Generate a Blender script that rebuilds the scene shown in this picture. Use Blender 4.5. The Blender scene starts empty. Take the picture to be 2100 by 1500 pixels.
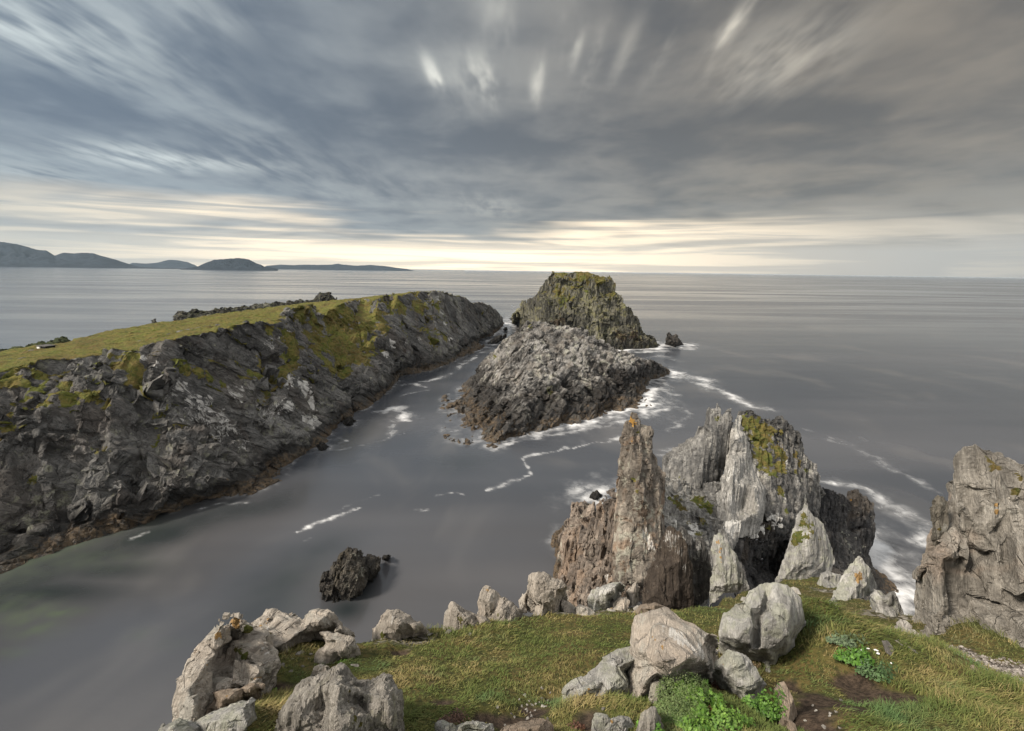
import bpy, bmesh, math, random
import numpy as np
from mathutils import Vector, Matrix, geometry, kdtree
random.seed(7)
RS = np.random.RandomState(11)
SC = bpy.context.scene
COL = SC.collection
H = 40.0
F = 1000.0
PITCH = math.atan(0.195)
ROLL = math.radians(0.74)
cp, sp_ = math.cos(PITCH), math.sin(PITCH)
_f = np.array([0, cp, -sp_]); _r0 = np.array([1., 0, 0]); _u0 = np.array([0, sp_, cp])
_r = _r0 * math.cos(ROLL) + _u0 * math.sin(ROLL)
_u = -_r0 * math.sin(ROLL) + _u0 * math.cos(ROLL)
EYE = np.array([0, 0, H])

# ---------------------------------------------------------------- survey helpers
def ray(px, py):
    return _f + _r * ((px - 1050) / F) - _u * ((py - 750) / F)
def atY(px, py, Y):
    d = ray(px, py); return EYE + d * (Y / d[1])
def atz(px, py, z=-0.4):
    d = ray(px, py); return EYE + d * ((z - H) / d[2])
GS = 0.55; GZ = 38.0
def onG(px, py):
    d = ray(px, py); return EYE + d * ((GZ - H) / (d[2] + GS * d[1]))
def proj(P):
    Q = P - EYE
    z = Q @ _f
    return 1050 + F * (Q @ _r) / z, 750 - F * (Q @ _u) / z, z

# ---------------------------------------------------------------- noise (numpy)
_perm = RS.permutation(256).astype(np.int32)
_perm2 = np.concatenate([_perm, _perm, _perm])
_g = RS.normal(size=(256, 3)); _g /= np.linalg.norm(_g, axis=1)[:, None]
_fp = RS.rand(256, 3); _rv = RS.rand(256); _tv = RS.normal(size=(256, 3))
def _h(i, j, k):
    return _perm2[_perm2[_perm2[i & 255] + (j & 255)] + (k & 255)]
def perlin(P):
    P = np.asarray(P, float)
    I = np.floor(P).astype(np.int32); Fr = P - I
    W = Fr * Fr * Fr * (Fr * (Fr * 6 - 15) + 10)
    out = np.zeros(len(P))
    for a in (0, 1):
        wa = W[:, 0] if a else 1 - W[:, 0]
        for b in (0, 1):
            wb = W[:, 1] if b else 1 - W[:, 1]
            for c in (0, 1):
                wc = W[:, 2] if c else 1 - W[:, 2]
                g = _g[_h(I[:, 0] + a, I[:, 1] + b, I[:, 2] + c)]
                out += wa * wb * wc * ((Fr[:, 0] - a) * g[:, 0] + (Fr[:, 1] - b) * g[:, 1] + (Fr[:, 2] - c) * g[:, 2])
    return out * 1.5
def fbm(P, o=4, lac=2.0, gain=0.5):
    s = np.zeros(len(P)); a = 1.0; Q = np.array(P, float)
    for i in range(o):
        s += a * perlin(Q); Q = Q * lac + 17.3; a *= gain
    return s
def worley(P):
    """cell id value, F1, F2-F1, vector from the cell point"""
    B = np.floor(P - 0.5).astype(np.int32)
    n = len(P); d1 = np.full(n, 9.0); d2 = np.full(n, 9.0); idx = np.zeros(n, np.int32); vec = np.zeros((n, 3))
    for a in (0, 1):
        for b in (0, 1):
            for c in (0, 1):
                I = B + np.array([a, b, c], np.int32)
                hh = _h(I[:, 0], I[:, 1], I[:, 2])
                D = P - (I + 0.1 + 0.8 * _fp[hh])
                dd = np.sqrt((D * D).sum(1))
                m = dd < d1
                d2 = np.where(m, d1, np.minimum(d2, dd))
                d1 = np.where(m, dd, d1); idx = np.where(m, hh, idx); vec[m] = D[m]
    return idx, d1, d2 - d1, vec
def sstep(a, b, x):
    t = np.clip((x - a) / (b - a), 0, 1); return t * t * (3 - 2 * t)

# ---------------------------------------------------------------- scene helpers
def tag(o, label=None, cat=None, group=None, kind=None):
    if label: o['label'] = label
    if cat: o['category'] = cat
    if group: o['group'] = group
    if kind: o['kind'] = kind
    return o
def link_mesh(name, V, Fc, mat=None, parent=None, origin=None, smooth=False, attrs=None, colors=None):
    V = np.asarray(V, float)
    if origin is None and parent is None:
        origin = np.array([V[:, 0].mean(), V[:, 1].mean(), V[:, 2].min()])
    if origin is None: origin = np.zeros(3)
    me = bpy.data.meshes.new(name)
    V = V - np.asarray(origin)
    if isinstance(Fc, np.ndarray):
        nf, k = Fc.shape
        me.vertices.add(len(V)); me.vertices.foreach_set('co', V.astype(np.float32).ravel())
        me.loops.add(nf * k); me.loops.foreach_set('vertex_index', Fc.astype(np.int32).ravel())
        me.polygons.add(nf); me.polygons.foreach_set('loop_start', np.arange(0, nf * k, k, dtype=np.int32))
        me.update(calc_edges=True)
    else:
        me.from_pydata([tuple(v) for v in V], [], Fc)
    me.polygons.foreach_set('use_smooth', np.full(len(me.polygons), smooth, bool))
    for k, a in (attrs or {}).items():
        at = me.attributes.new(k, 'FLOAT', 'POINT'); at.data.foreach_set('value', np.asarray(a, np.float32))
    for k, a in (colors or {}).items():
        at = me.attributes.new(k, 'FLOAT_COLOR', 'POINT')
        a = np.asarray(a, np.float32)
        if a.shape[1] == 3: a = np.hstack([a, np.ones((len(a), 1), np.float32)])
        at.data.foreach_set('color', a.ravel())
    me.update()
    if mat: me.materials.append(mat)
    o = bpy.data.objects.new(name, me); COL.objects.link(o)
    o.location = origin
    if parent:
        o.parent = parent
    return o
def grid_faces(nu, nv):
    a = np.arange(nu * nv).reshape(nu, nv)
    return np.stack([a[:-1, :-1].ravel(), a[1:, :-1].ravel(), a[1:, 1:].ravel(), a[:-1, 1:].ravel()], 1)

# ---------------------------------------------------------------- rock builder
def solid(outline, inner, back):
    """closed low-poly solid: front relief of the surveyed points, silhouette ring, back rings"""
    po = [Vector((p[0], -p[1])) for p, w in outline]
    pi = [Vector((p[0], -p[1])) for p, w in inner]
    n = len(po)
    vs, es, fs, ov, oe, of = geometry.delaunay_2d_cdt(po + pi, [], [list(range(n))], 1, 1e-4)
    W = [w for p, w in outline] + [w for p, w in inner]
    W3 = []
    for i, v in enumerate(vs):
        if len(ov[i]): W3.append(np.array(W[ov[i][0]]))
        else:
            d = [((v - q).length, k) for k, q in enumerate(po + pi)]; d.sort()
            a, b = d[0], d[1]
            W3.append((W[a[1]] * b[0] + W[b[1]] * a[0]) / (a[0] + b[0] + 1e-9))
    # boundary loop edges of the triangulation
    cnt = {}
    for f in fs:
        for i in range(len(f)):
            e = (f[i], f[(i + 1) % len(f)]); cnt[e] = cnt.get(e, 0) + 1
    bnd = [e for e in cnt if (e[1], e[0]) not in cnt]
    V = [np.array(w) for w in W3]; Fc = [tuple(f) for f in fs]
    bidx = sorted(set([e[0] for e in bnd] + [e[1] for e in bnd]))
    ringmap = {i: i for i in bidx}
    C = np.mean([V[i] for i in bidx], axis=0)
    rings = back(np.array([V[i] for i in bidx]), C)
    for R in rings:
        newmap = {}
        for k, i in enumerate(bidx):
            V.append(np.array(R[k])); newmap[i] = len(V) - 1
        for a, b in bnd:
            Fc.append((ringmap[b], ringmap[a], newmap[a], newmap[b]))
        ringmap = newmap
    for f in fs:                                     # back cap follows the front triangulation (inner points pulled flat)
        g = []
        for i in f:
            if i in ringmap: g.append(ringmap[i])
            else:
                key = ('c', i)
                if key not in ringmap:
                    d = [(np.linalg.norm(W3[i] - W3[j]), j) for j in bidx]; d.sort()
                    ws = [1 / (q[0] + 1e-6) for q in d[:4]]
                    V.append(sum(wt * V[ringmap[q[1]]] for wt, q in zip(ws, d[:4])) / sum(ws)); ringmap[key] = len(V) - 1
                g.append(ringmap[key])
        Fc.append(tuple(reversed(g)))
    return V, Fc
def voxel(solids, vs):
    V = []; Fc = []
    for v, f in solids:
        b = len(V); V += [tuple(x) for x in v]; Fc += [tuple(i + b for i in g) for g in f]
    me = bpy.data.meshes.new('tmp'); me.from_pydata(V, [], Fc)
    bm = bmesh.new(); bm.from_mesh(me)
    bmesh.ops.triangulate(bm, faces=bm.faces[:])
    bmesh.ops.recalc_face_normals(bm, faces=bm.faces[:])
    bm.to_mesh(me); bm.free()
    o = bpy.data.objects.new('tmp', me); COL.objects.link(o)
    m = o.modifiers.new('r', 'REMESH'); m.mode = 'VOXEL'; m.voxel_size = vs; m.adaptivity = 0
    dg = bpy.context.evaluated_depsgraph_get(); dg.update()
    e = o.evaluated_get(dg); em = e.to_mesh()
    n = len(em.vertices); co = np.empty(n * 3, np.float32); em.vertices.foreach_get('co', co)
    nf = len(em.polygons); lv = np.empty(len(em.loops), np.int32); em.loops.foreach_get('vertex_index', lv)
    Q = lv.reshape(-1, 4) if len(lv) == nf * 4 else None
    e.to_mesh_clear()
    bpy.data.objects.remove(o); bpy.data.meshes.remove(me)
    return co.reshape(-1, 3).astype(float), Q
def quad_normals(V, Q):
    N = np.cross(V[Q[:, 2]] - V[Q[:, 0]], V[Q[:, 3]] - V[Q[:, 1]])
    out = np.zeros_like(V)
    for c in range(3):
        for k in range(4):
            out[:, c] += np.bincount(Q[:, k], weights=N[:, c], minlength=len(V))
    return out / (np.linalg.norm(out, axis=1)[:, None] + 1e-12)
def relax(V, Q, it, w=0.5):
    n = len(V)
    deg = np.zeros(n)
    for k in range(4): deg += np.bincount(Q[:, k], minlength=n) * 2
    for _ in range(it):
        S = np.zeros_like(V)
        for k in range(4):
            a, b, d = Q[:, k], Q[:, (k + 1) % 4], Q[:, (k + 3) % 4]
            for c in range(3):
                S[:, c] += np.bincount(a, weights=V[b, c] + V[d, c], minlength=n)
        V = V * (1 - w) + w * S / deg[:, None]
    return V
def frame(l, n):
    l = np.array(l, float); n = np.array(n, float)
    n /= np.linalg.norm(n); l = l - n * (l @ n); l /= np.linalg.norm(l)
    return np.stack([l, np.cross(n, l), n])
def rock_disp(P, R, cell, amp, vs, seed=0., levels=4, crack=0.6, rib=0.35, tilt=0.7, f0=1.0, warp=0.22):
    """fractured stone: several generations of tilted joint blocks in the bedding frame, joints cut in, fine bedding ribs"""
    cell = np.array(cell, float)
    q = P @ R.T + seed
    mx = cell.max()
    wv = np.stack([perlin(P / (mx * 1.2) + 3.1 + seed), perlin(P / (mx * 1.2) + 9.7 + seed), perlin(P / (mx * 1.2) + 21.9)], 1)
    q = q + wv * cell * warp
    tot = np.zeros(len(P)); f = f0; a = f0 ** 0.6
    for k in range(levels):
        c = cell * f
        if c.min() < 1.15 * vs or c.max() < 4 * vs: break
        idx, d1, e, v = worley(q / c + 5.7 * k)
        tot += amp * a * ((_rv[idx] - 0.5) * 0.9 + tilt * (v * _tv[idx]).sum(1) * 0.6)
        wn = np.clip(1.6 * vs / c.mean(), 0.05, 0.16)
        tot -= amp * a * crack * np.exp(-(e / wn) ** 2) * (0.4 + 1.2 * _rv[(idx * 7 + 13) & 255])
        f *= 0.42; a *= 0.50
    if rib:
        s = perlin(q / (cell * np.array([1.6, 0.9, 0.30]))) + 0.6 * perlin(q / (cell * np.array([1.5, 0.22, 0.5])) + 40)
        tot += amp * rib * s * 0.55
        s2 = 1 - 2 * np.abs(perlin(q / (cell * np.array([1.1, 0.35, 0.22])) + 77))
        tot += amp * rib * 0.3 * s2
    tot += amp * 0.10 * fbm(P / (cell.min() * 1.1) + 7, 3)
    return tot
def grooves_depth(V, N, L):
    """gullies (positive depth) and standing ribs (negative) along surveyed lines: [(px,py)...], half width m, depth m"""
    out = np.zeros(len(V))
    X, Yp, Z = proj(V)
    for line, w, dep in L:
        P3 = np.array([find_front(V, a, b, X, Yp, Z)[0] for a, b in line])
        lo, hi = P3.min(0) - 5 * w, P3.max(0) + 5 * w
        k = np.where((V > lo).all(1) & (V < hi).all(1))[0]
        if not len(k): continue
        q = V[k]
        q = q + np.stack([fbm(q / (w * 4) + 5, 3), fbm(q / (w * 4) + 25, 3), fbm(q / (w * 4) + 45, 3)], 1) * w * .5
        d = np.full(len(k), 1e9)
        for a, b in zip(P3[:-1], P3[1:]):
            ab = b - a; tt = np.clip(((q - a) @ ab) / (ab @ ab + 1e-9), 0, 1)
            d = np.minimum(d, np.linalg.norm(q - (a + tt[:, None] * ab), axis=1))
        out[k] -= dep * np.clip(1.15 - d / (2 * w), 0, 1)
    return out
def find_front(V, px, py, X, Yp, Z):
    d = np.hypot(X - px, Yp - py)
    m = d < 9
    if not m.any(): return V[np.argmin(d)], Z[np.argmin(d)]
    k = np.where(m)[0]; zz = Z[k]; j = k[np.argmin(zz)]
    return V[j], Z[j]
def block_warp(P, R, cell, stre=(.55, .75, .9), seed=0., octs=2, k=4.0):
    """pull the stone onto its bedding planes and two joint sets: flat slab faces, sharp ledges, small faults between regions"""
    q = P @ R.T; cell = np.array(cell, float)
    for o in range(octs):
        c3 = cell * (1.0, .37, .15)[o]
        idx, d1, e, v = worley(q / (c3 * 3.1) + 3.3 + seed + 11 * o)
        bend = .30 * perlin(q / (c3.max() * 1.6) + 4.4 + seed)
        for ax in (2, 1, 0):
            c = c3[ax]
            x = q[:, ax] / c + 5 * _rv[(idx * (3 + ax) + 7) & 255] + bend
            i = np.floor(x); u = x - i
            kk = k * (0.6 + 0.9 * _rv[(i.astype(np.int64) * 17 + idx + 5 * ax) & 255])
            a = u ** kk; b = (1 - u) ** kk; g = a / (a + b)
            q[:, ax] += c * stre[ax] * (g - u)
    return q @ R
def patches(V, N, blobs, scale=1.0, rough=0.55):
    """world-space patches (px,py,r px [,strength]) found on the surface, with ragged edges"""
    out = np.zeros(len(V))
    if not blobs: return out
    X, Yp, Z = proj(V)
    for b in blobs:
        c, z = find_front(V, b[0], b[1], X, Yp, Z)
        r = b[2] * z / F
        d = np.linalg.norm(V - c, axis=1) / r
        near = d < 1.9
        nz = np.zeros(len(V)); nz[near] = fbm(V[near] / (r * 0.5) + 3, 3) * rough
        out = np.maximum(out, (1 - sstep(0.55, 1.05, d + nz)) * (b[3] if len(b) > 3 else 1.0))
    return out
SHORE = []      # waterline points of every rock that meets the sea
FORMS = {}      # survey of built rocks
def build_rock(name, solids, vs, mat, R=None, cell=(1, 1, .4), amp=0.1, label=None, cat='rock', group=None, kind=None, parent=None,
               smooth=0, seed=0., levels=4, crack=0.6, rib=0.35, tilt=0.7, grass=None, orange=None, pale=None, bare=None, brown=None, floor=-3.0, shore=True, smooth_shade=False, autograss=None, wetz=0.0, dscale=None, f0=1.0, warp=0.12, blk=(.55, .75, .9), octs=2, bcell=None, grooves=None, light=None):
    V, Q = voxel(solids, vs)
    amp0 = amp; amp = amp * .42
    if smooth: V = relax(V, Q, smooth)
    RR = R if R is not None else frame((0, 0, 1), (1, .3, 0))
    g0 = np.zeros(len(V))
    if autograss: g0 = autograss(V, relax(quad_normals(V, Q), Q, 2))
    if blk is not None: V = V + (block_warp(V, RR, bcell if bcell is not None else cell, blk, seed, octs) - V) * ((1 - .85 * g0) * ((.35 + .65 * sstep(.5, 4.5, V[:, 2])) if shore and V[:, 2].max() > 6 else 1.))[:, None]
    N = quad_normals(V, Q)
    N = relax(N, Q, 2); N /= np.linalg.norm(N, axis=1)[:, None] + 1e-9
    if R is None: R = frame((0, 0, 1), (1, .3, 0))
    D = rock_disp(V, R, cell, amp, vs, seed, levels, crack, rib, tilt, f0, warp)
    g = patches(V, N, grass)
    if autograss: g = np.maximum(g, autograss(V, N))
    if bare: g = g * (1 - patches(V, N, bare, rough=.9))
    if dscale is not None: D *= dscale(V, N)
    gd = fbm(V / (cell[0] * 0.35) + 5, 4) * amp0 * 0.35
    D = D * (1 - 0.5 * g) + gd * g
    if grooves: D = D + grooves_depth(V, N, grooves)
    V2 = V + N * D[:, None]
    N2 = quad_normals(V2, Q)
    low = V2[:, 2] < floor
    V2[low, 2] = floor
    at = dict(grass=g, orange=patches(V, N, orange), pale=patches(V, N, pale), brown=patches(V, N, brown))
    if shore:
        m = np.abs(V2[:, 2]) < max(0.25, vs)
        SHORE.append(V2[m][::2])
    o = link_mesh(name, V2, Q, mat, parent=parent, smooth=smooth_shade, attrs=at)
    if label: tag(o, label, cat, group, kind)
    elif kind: tag(o, kind=kind)
    FORMS.setdefault(name, []).append((V2, N2, at))
    return o
def pts(L, default=None):
    """(px,py,Y) or (px,py,'w') water level or (px,py,'z',h)"""
    out = []
    for p in L:
        if len(p) == 2: w = atY(p[0], p[1], default)
        elif p[2] == 'w': w = atz(p[0], p[1], -0.6)
        elif p[2] == 'z': w = atz(p[0], p[1], p[3])
        else: w = atY(p[0], p[1], p[2])
        out.append(((p[0], p[1]), w))
    return out
# ---------------------------------------------------------------- node helpers
class NT:
    def __init__(s, nt): s.nt = nt; s.n = nt.nodes; s.l = nt.links
    def node(s, t, ins=None, **kw):
        n = s.n.new(t)
        for k, v in kw.items(): setattr(n, k, v)
        for k, v in (ins or {}).items():
            sock = n.inputs[k]
            if isinstance(v, bpy.types.NodeSocket): s.l.new(v, sock)
            else: sock.default_value = v
        return n
    def m(s, op, a, b=None, c=None, clamp=False):
        ins = {0: a}
        if b is not None: ins[1] = b
        if c is not None: ins[2] = c
        return s.node('ShaderNodeMath', ins, operation=op, use_clamp=clamp).outputs[0]
    def mix(s, f, a, b, blend='MIX'):
        n = s.node('ShaderNodeMix', data_type='RGBA', blend_type=blend, clamp_factor=True)
        for k, v in ((0, f), (6, a), (7, b)):
            if isinstance(v, bpy.types.NodeSocket): s.l.new(v, n.inputs[k])
            else: n.inputs[k].default_value = v if k == 0 else (tuple(v) + (1,) if len(v) == 3 else v)
        return n.outputs[2]
    def ramp(s, x, a, b, lo=0.0, hi=1.0, smooth=True):
        n = s.node('ShaderNodeMapRange', {0: x, 1: a, 2: b, 3: lo, 4: hi}, interpolation_type='SMOOTHSTEP' if smooth else 'LINEAR')
        return n.outputs[0]
    def noise(s, vec, scale, detail=3, rough=0.5, dist=0.0, col=False):
        n = s.node('ShaderNodeTexNoise', {'Vector': vec, 'Scale': scale, 'Detail': detail, 'Roughness': rough, 'Distortion': dist})
        return n.outputs[1 if col else 0]
    def attr(s, name): return s.node('ShaderNodeAttribute', attribute_name=name).outputs['Fac']
    def acol(s, name): return s.node('ShaderNodeAttribute', attribute_name=name).outputs['Color']
    def scale(s, vec, xyz):
        return s.node('ShaderNodeVectorMath', {0: vec, 1: xyz}, operation='MULTIPLY').outputs[0]
def new_mat(name, rough=0.9, spec=0.3):
    m = bpy.data.materials.new(name); m.use_nodes = True
    t = NT(m.node_tree)
    b = m.node_tree.nodes['Principled BSDF']
    b.inputs['Roughness'].default_value = rough
    b.inputs['Specular IOR Level'].default_value = spec
    return m, t, b
GRASS_A, GRASS_B, GRASS_C = (0.10, 0.115, 0.025), (0.165, 0.135, 0.04), (0.055, 0.075, 0.018)
def rock_mat(name, dark, light, R, cell, wet=None, lichen=0.25, lichcol=(0.40, 0.40, 0.33), px=0.05, wetcol=(0.018, 0.017, 0.016), band=None, grassA=GRASS_A, grassB=GRASS_B,
             strk=0.6, crackd=0.30, bump=1.0, warm=None, brown=(0.055, 0.035, 0.022), upgreen=0.0):
    """stone: base tones, bedding streaks along the strata frame, thin cracks, lichen, ochre lichen, turf and a wet tidal band.
       px = size in metres of the finest visible grain"""
    m, t, b = new_mat(name, 0.85, 0.25)
    geo = t.node('ShaderNodeNewGeometry')
    P = geo.outputs['Position']
    e = Matrix([list(r) for r in R]).to_euler('XYZ')
    mp = t.node('ShaderNodeMapping', {'Vector': P, 'Rotation': tuple(e)}, vector_type='POINT')
    c = np.array(cell)
    q = t.scale(mp.outputs[0], tuple(1.0 / c))
    big = t.noise(P, 0.5 / c.max(), 3, 0.6)
    mid = t.noise(q, 2.2, 4, 0.62, 0.3)
    fine = t.noise(P, 0.22 / px, 4, 0.7)
    st = t.noise(t.scale(q, (0.8, 1.5, 7.0)), 2.0, 4, 0.65)
    st2 = t.noise(t.scale(q, (0.9, 2.5, 16.0)), 3.0, 3, 0.7)
    st3 = t.noise(t.scale(q, (0.5, 7.0, 3.0)), 2.2, 4, 0.7)
    st = t.m('ADD', t.m('MULTIPLY', st, 0.5), t.m('MULTIPLY', st3, 0.5))
    k = t.m('ADD', t.m('MULTIPLY', mid, 0.45), t.m('ADD', t.m('MULTIPLY', st, 0.3 * strk + 0.05), t.m('MULTIPLY', fine, 0.35)))
    k = t.m('ADD', k, t.m('MULTIPLY', t.m('SUBTRACT', big, 0.5), 0.7))
    k = t.ramp(k, 0.33, 0.80)
    col = t.mix(k, dark, light)
    if warm:
        wm = t.ramp(t.noise(P, 0.8 / c.max(), 3, 0.6, 0.8), 0.48, 0.66)
        col = t.mix(t.m('MULTIPLY', wm, 0.5), col, warm)
    col = t.mix(t.m('MULTIPLY', t.ramp(st2, 0.52, 0.36), strk * 0.6), col, tuple(x * 0.35 for x in dark))
    qd = t.node('ShaderNodeVectorMath', {0: q, 1: t.scale(t.noise(P, 1.2 / c.max(), 3, col=True), (0.5,) * 3)}, operation='ADD').outputs[0]
    vs_ = t.node('ShaderNodeTexVoronoi', {'Vector': t.scale(qd, (0.45, 0.7, 0.9)), 'Scale': 1.0, 'Randomness': 1.0})
    tone = t.node('ShaderNodeSeparateColor', {0: vs_.outputs['Color']}).outputs[0]
    vs2 = t.node('ShaderNodeTexVoronoi', {'Vector': t.scale(qd, (1.1, 1.9, 2.4)), 'Scale': 1.0, 'Randomness': 1.0})
    tone2 = t.node('ShaderNodeSeparateColor', {0: vs2.outputs['Color']}).outputs[1]
    tn = t.m('ADD', 0.62, t.m('ADD', t.m('MULTIPLY', tone, 0.44), t.m('MULTIPLY', tone2, 0.32)))
    col = t.mix(1.0, col, t.node('ShaderNodeCombineColor', {0: tn, 1: tn, 2: tn}).outputs[0], 'MULTIPLY')
    vor = t.node('ShaderNodeTexVoronoi', {'Vector': t.node('ShaderNodeVectorMath', {0: q, 1: t.scale(t.noise(P, 1.2 / c.max(), 3, col=True), (0.35,) * 3)}, operation='ADD').outputs[0], 'Scale': 1.3}, feature='DISTANCE_TO_EDGE')
    ck = t.m('MULTIPLY', t.ramp(vor.outputs[0], 0.03, 0.0), t.ramp(mid, 0.45, 0.6))
    col = t.mix(t.m('MULTIPLY', ck, crackd), col, tuple(x * 0.25 for x in dark))
    br = t.ramp(t.m('ADD', t.attr('brown'), t.m('MULTIPLY', t.m('SUBTRACT', mid, 0.5), 0.6)), 0.35, 0.7)
    col = t.mix(t.m('MULTIPLY', br, 0.85), col, brown)
    pn = t.noise(P, 0.09 / px, 4, 0.7)
    sk = t.noise(P, 0.045 / px, 5, 0.75, 0.4)
    col = t.mix(t.m('MULTIPLY', t.ramp(sk, 0.56, 0.68), 0.38), col, tuple(x * .55 for x in dark))
    pl = t.ramp(t.m('ADD', t.attr('pale'), t.m('MULTIPLY', t.m('SUBTRACT', t.noise(t.scale(q, (0.8, 1, 3.0)), 3.0, 4, 0.7), 0.5), 2.2)), 0.45, 0.75)
    col = t.mix(t.m('MULTIPLY', pl, 0.75), col, (0.76, 0.745, 0.71))
    if lichen:
        lz = t.ramp(t.m('ADD', pn, t.m('MULTIPLY', t.m('SUBTRACT', big, 0.5), 0.6)), 0.66 - lichen * 0.35, 0.74 - lichen * 0.25)
        col = t.mix(t.m('MULTIPLY', lz, 0.55), col, lichcol)
    og = t.ramp(t.m('ADD', t.attr('orange'), t.m('MULTIPLY', t.m('SUBTRACT', pn, 0.5), 2.4)), 0.55, 0.75)
    col = t.mix(t.m('MULTIPLY', og, 0.8), col, t.mix(fine, (0.33, 0.165, 0.025), (0.48, 0.275, 0.06)))
    z = t.node('ShaderNodeSeparateXYZ', {0: P}).outputs[2]
    rough = 0.88
    if wet:
        zz = t.m('ADD', z, t.m('MULTIPLY', t.m('SUBTRACT', t.m('ADD', big, mid), 1.0), wet * 1.3))
        w = t.ramp(zz, wet * 1.25, wet * 0.7)
        col = t.mix(t.m('MULTIPLY', w, 0.8), col, wetcol)
        if band:
            bb = t.m('MULTIPLY', t.ramp(zz, band * 1.3, band * 0.5), t.ramp(fine, 0.35, 0.6))
            col = t.mix(t.m('MULTIPLY', bb, 0.75), col, (0.16, 0.115, 0.07))
        rough = t.m('SUBTRACT', 0.9, t.m('MULTIPLY', w, 0.45))
        t.l.new(rough, b.inputs['Roughness'])
    gz = t.noise(P, 0.5 / px * 0.12, 4, 0.65)
    ga = t.ramp(t.m('ADD', t.attr('grass'), t.m('MULTIPLY', t.m('SUBTRACT', t.m('ADD', t.m('MULTIPLY', fine, .6), t.m('MULTIPLY', pn, .4)), 0.5), 1.9)), 0.42, 0.60)
    gcol = t.mix(t.ramp(gz, 0.38, 0.62), grassA, grassB)
    gcol = t.mix(t.m('MULTIPLY', t.ramp(t.noise(P, 0.02 / px, 4, 0.7), 0.46, 0.62), 0.7), gcol, (0.13, 0.088, 0.035))
    gcol = t.mix(t.m('MULTIPLY', t.ramp(fine, 0.55, 0.35), 0.8), gcol, GRASS_C)
    if upgreen:
        nz = t.node('ShaderNodeSeparateXYZ', {0: geo.outputs['Normal']}).outputs[2]
        ug = t.m('MULTIPLY', t.ramp(t.m('ADD', nz, t.m('MULTIPLY', t.m('SUBTRACT', pn, 0.5), 1.6)), 0.35, 0.85), upgreen)
        ga = t.m('MAXIMUM', ga, ug)
    col = t.mix(ga, col, gcol)
    t.l.new(col, b.inputs['Base Color'])
    hgt = t.m('ADD', t.m('ADD', t.m('MULTIPLY', fine, 0.7), t.m('MULTIPLY', st2, 0.5)), t.m('SUBTRACT', t.m('MULTIPLY', st, 0.6), t.m('MULTIPLY', ck, 0.6)))
    bp = t.node('ShaderNodeBump', {'Height': hgt, 'Distance': px * 2.2 * bump, 'Strength': 0.9})
    t.l.new(bp.outputs[0], b.inputs['Normal'])
    return m

# ---------------------------------------------------------------- camera, sky, sun
cam = bpy.data.cameras.new('camera'); camo = bpy.data.objects.new('camera', cam); COL.objects.link(camo)
cam.sensor_width = 36; cam.lens = 36 * F / 2100; cam.clip_end = 90000; cam.clip_start = 0.1
M = Matrix(((_r[0], _u[0], -_f[0], 0), (_r[1], _u[1], -_f[1], 0), (_r[2], _u[2], -_f[2], H), (0, 0, 0, 1)))
camo.matrix_world = M
SC.camera = camo
SUN_AZ, SUN_EL = math.radians(-118), math.radians(42)     # azimuth from +Y towards +X
sd = Vector((math.sin(SUN_AZ) * math.cos(SUN_EL), math.cos(SUN_AZ) * math.cos(SUN_EL), math.sin(SUN_EL)))
sun = bpy.data.lights.new('sun', 'SUN'); sun.energy = 4.8; sun.angle = math.radians(11); sun.color = (1, .90, .77)
so = bpy.data.objects.new('sun', sun); COL.objects.link(so); so.location = (0, 0, 120)
so.rotation_euler = sd.to_track_quat('Z', 'Y').to_euler()

W = bpy.data.worlds.new('World'); SC.world = W; W.use_nodes = True
t = NT(W.node_tree); t.n.clear()
tc = t.node('ShaderNodeTexCoord')
d = t.node('ShaderNodeVectorMath', {0: tc.outputs['Generated']}, operation='NORMALIZE').outputs[0]
s = t.node('ShaderNodeSeparateXYZ', {0: d}); x, y, z = s.outputs
zc = t.m('MAXIMUM', z, 0.0)
zz = t.m('ADD', zc, 0.08)
u = t.m('DIVIDE', x, zz); v = t.m('DIVIDE', y, zz)
u = t.m('SUBTRACT', u, t.m('MULTIPLY', v, 0.02))
def uvec(su, sv, w=0.0): return t.node('ShaderNodeCombineXYZ', {0: t.m('MULTIPLY', u, su), 1: t.m('MULTIPLY', v, sv), 2: w}).outputs[0]
n1 = t.noise(uvec(0.42, 0.50, 6.1), 1.0, 3, 0.5, 0.3)
n2 = t.noise(uvec(1.9, 1.7, 1.2), 1.0, 4, 0.5, 0.3)
n3 = t.noise(uvec(4.2, 3.2, 7.7), 1.0, 3, 0.5, 0.3)
c = t.m('ADD', t.m('ADD', t.m('MULTIPLY', n1, 0.46), t.m('MULTIPLY', n2, 0.42)), t.m('MULTIPLY', n3, 0.12))
c = t.ramp(c, 0.385, 0.605)
# side tint: cool to the left, warm grey to the right
az = t.m('DIVIDE', x, t.m('ADD', t.m('ABSOLUTE', y), 0.35))
side = t.ramp(az, -0.6, 0.45)
dk = t.mix(side, (0.128, 0.165, 0.215), (0.118, 0.111, 0.101))
lt = t.mix(side, (0.30, 0.35, 0.39), (0.255, 0.222, 0.178))
cloud = t.mix(c, dk, lt)
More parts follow.
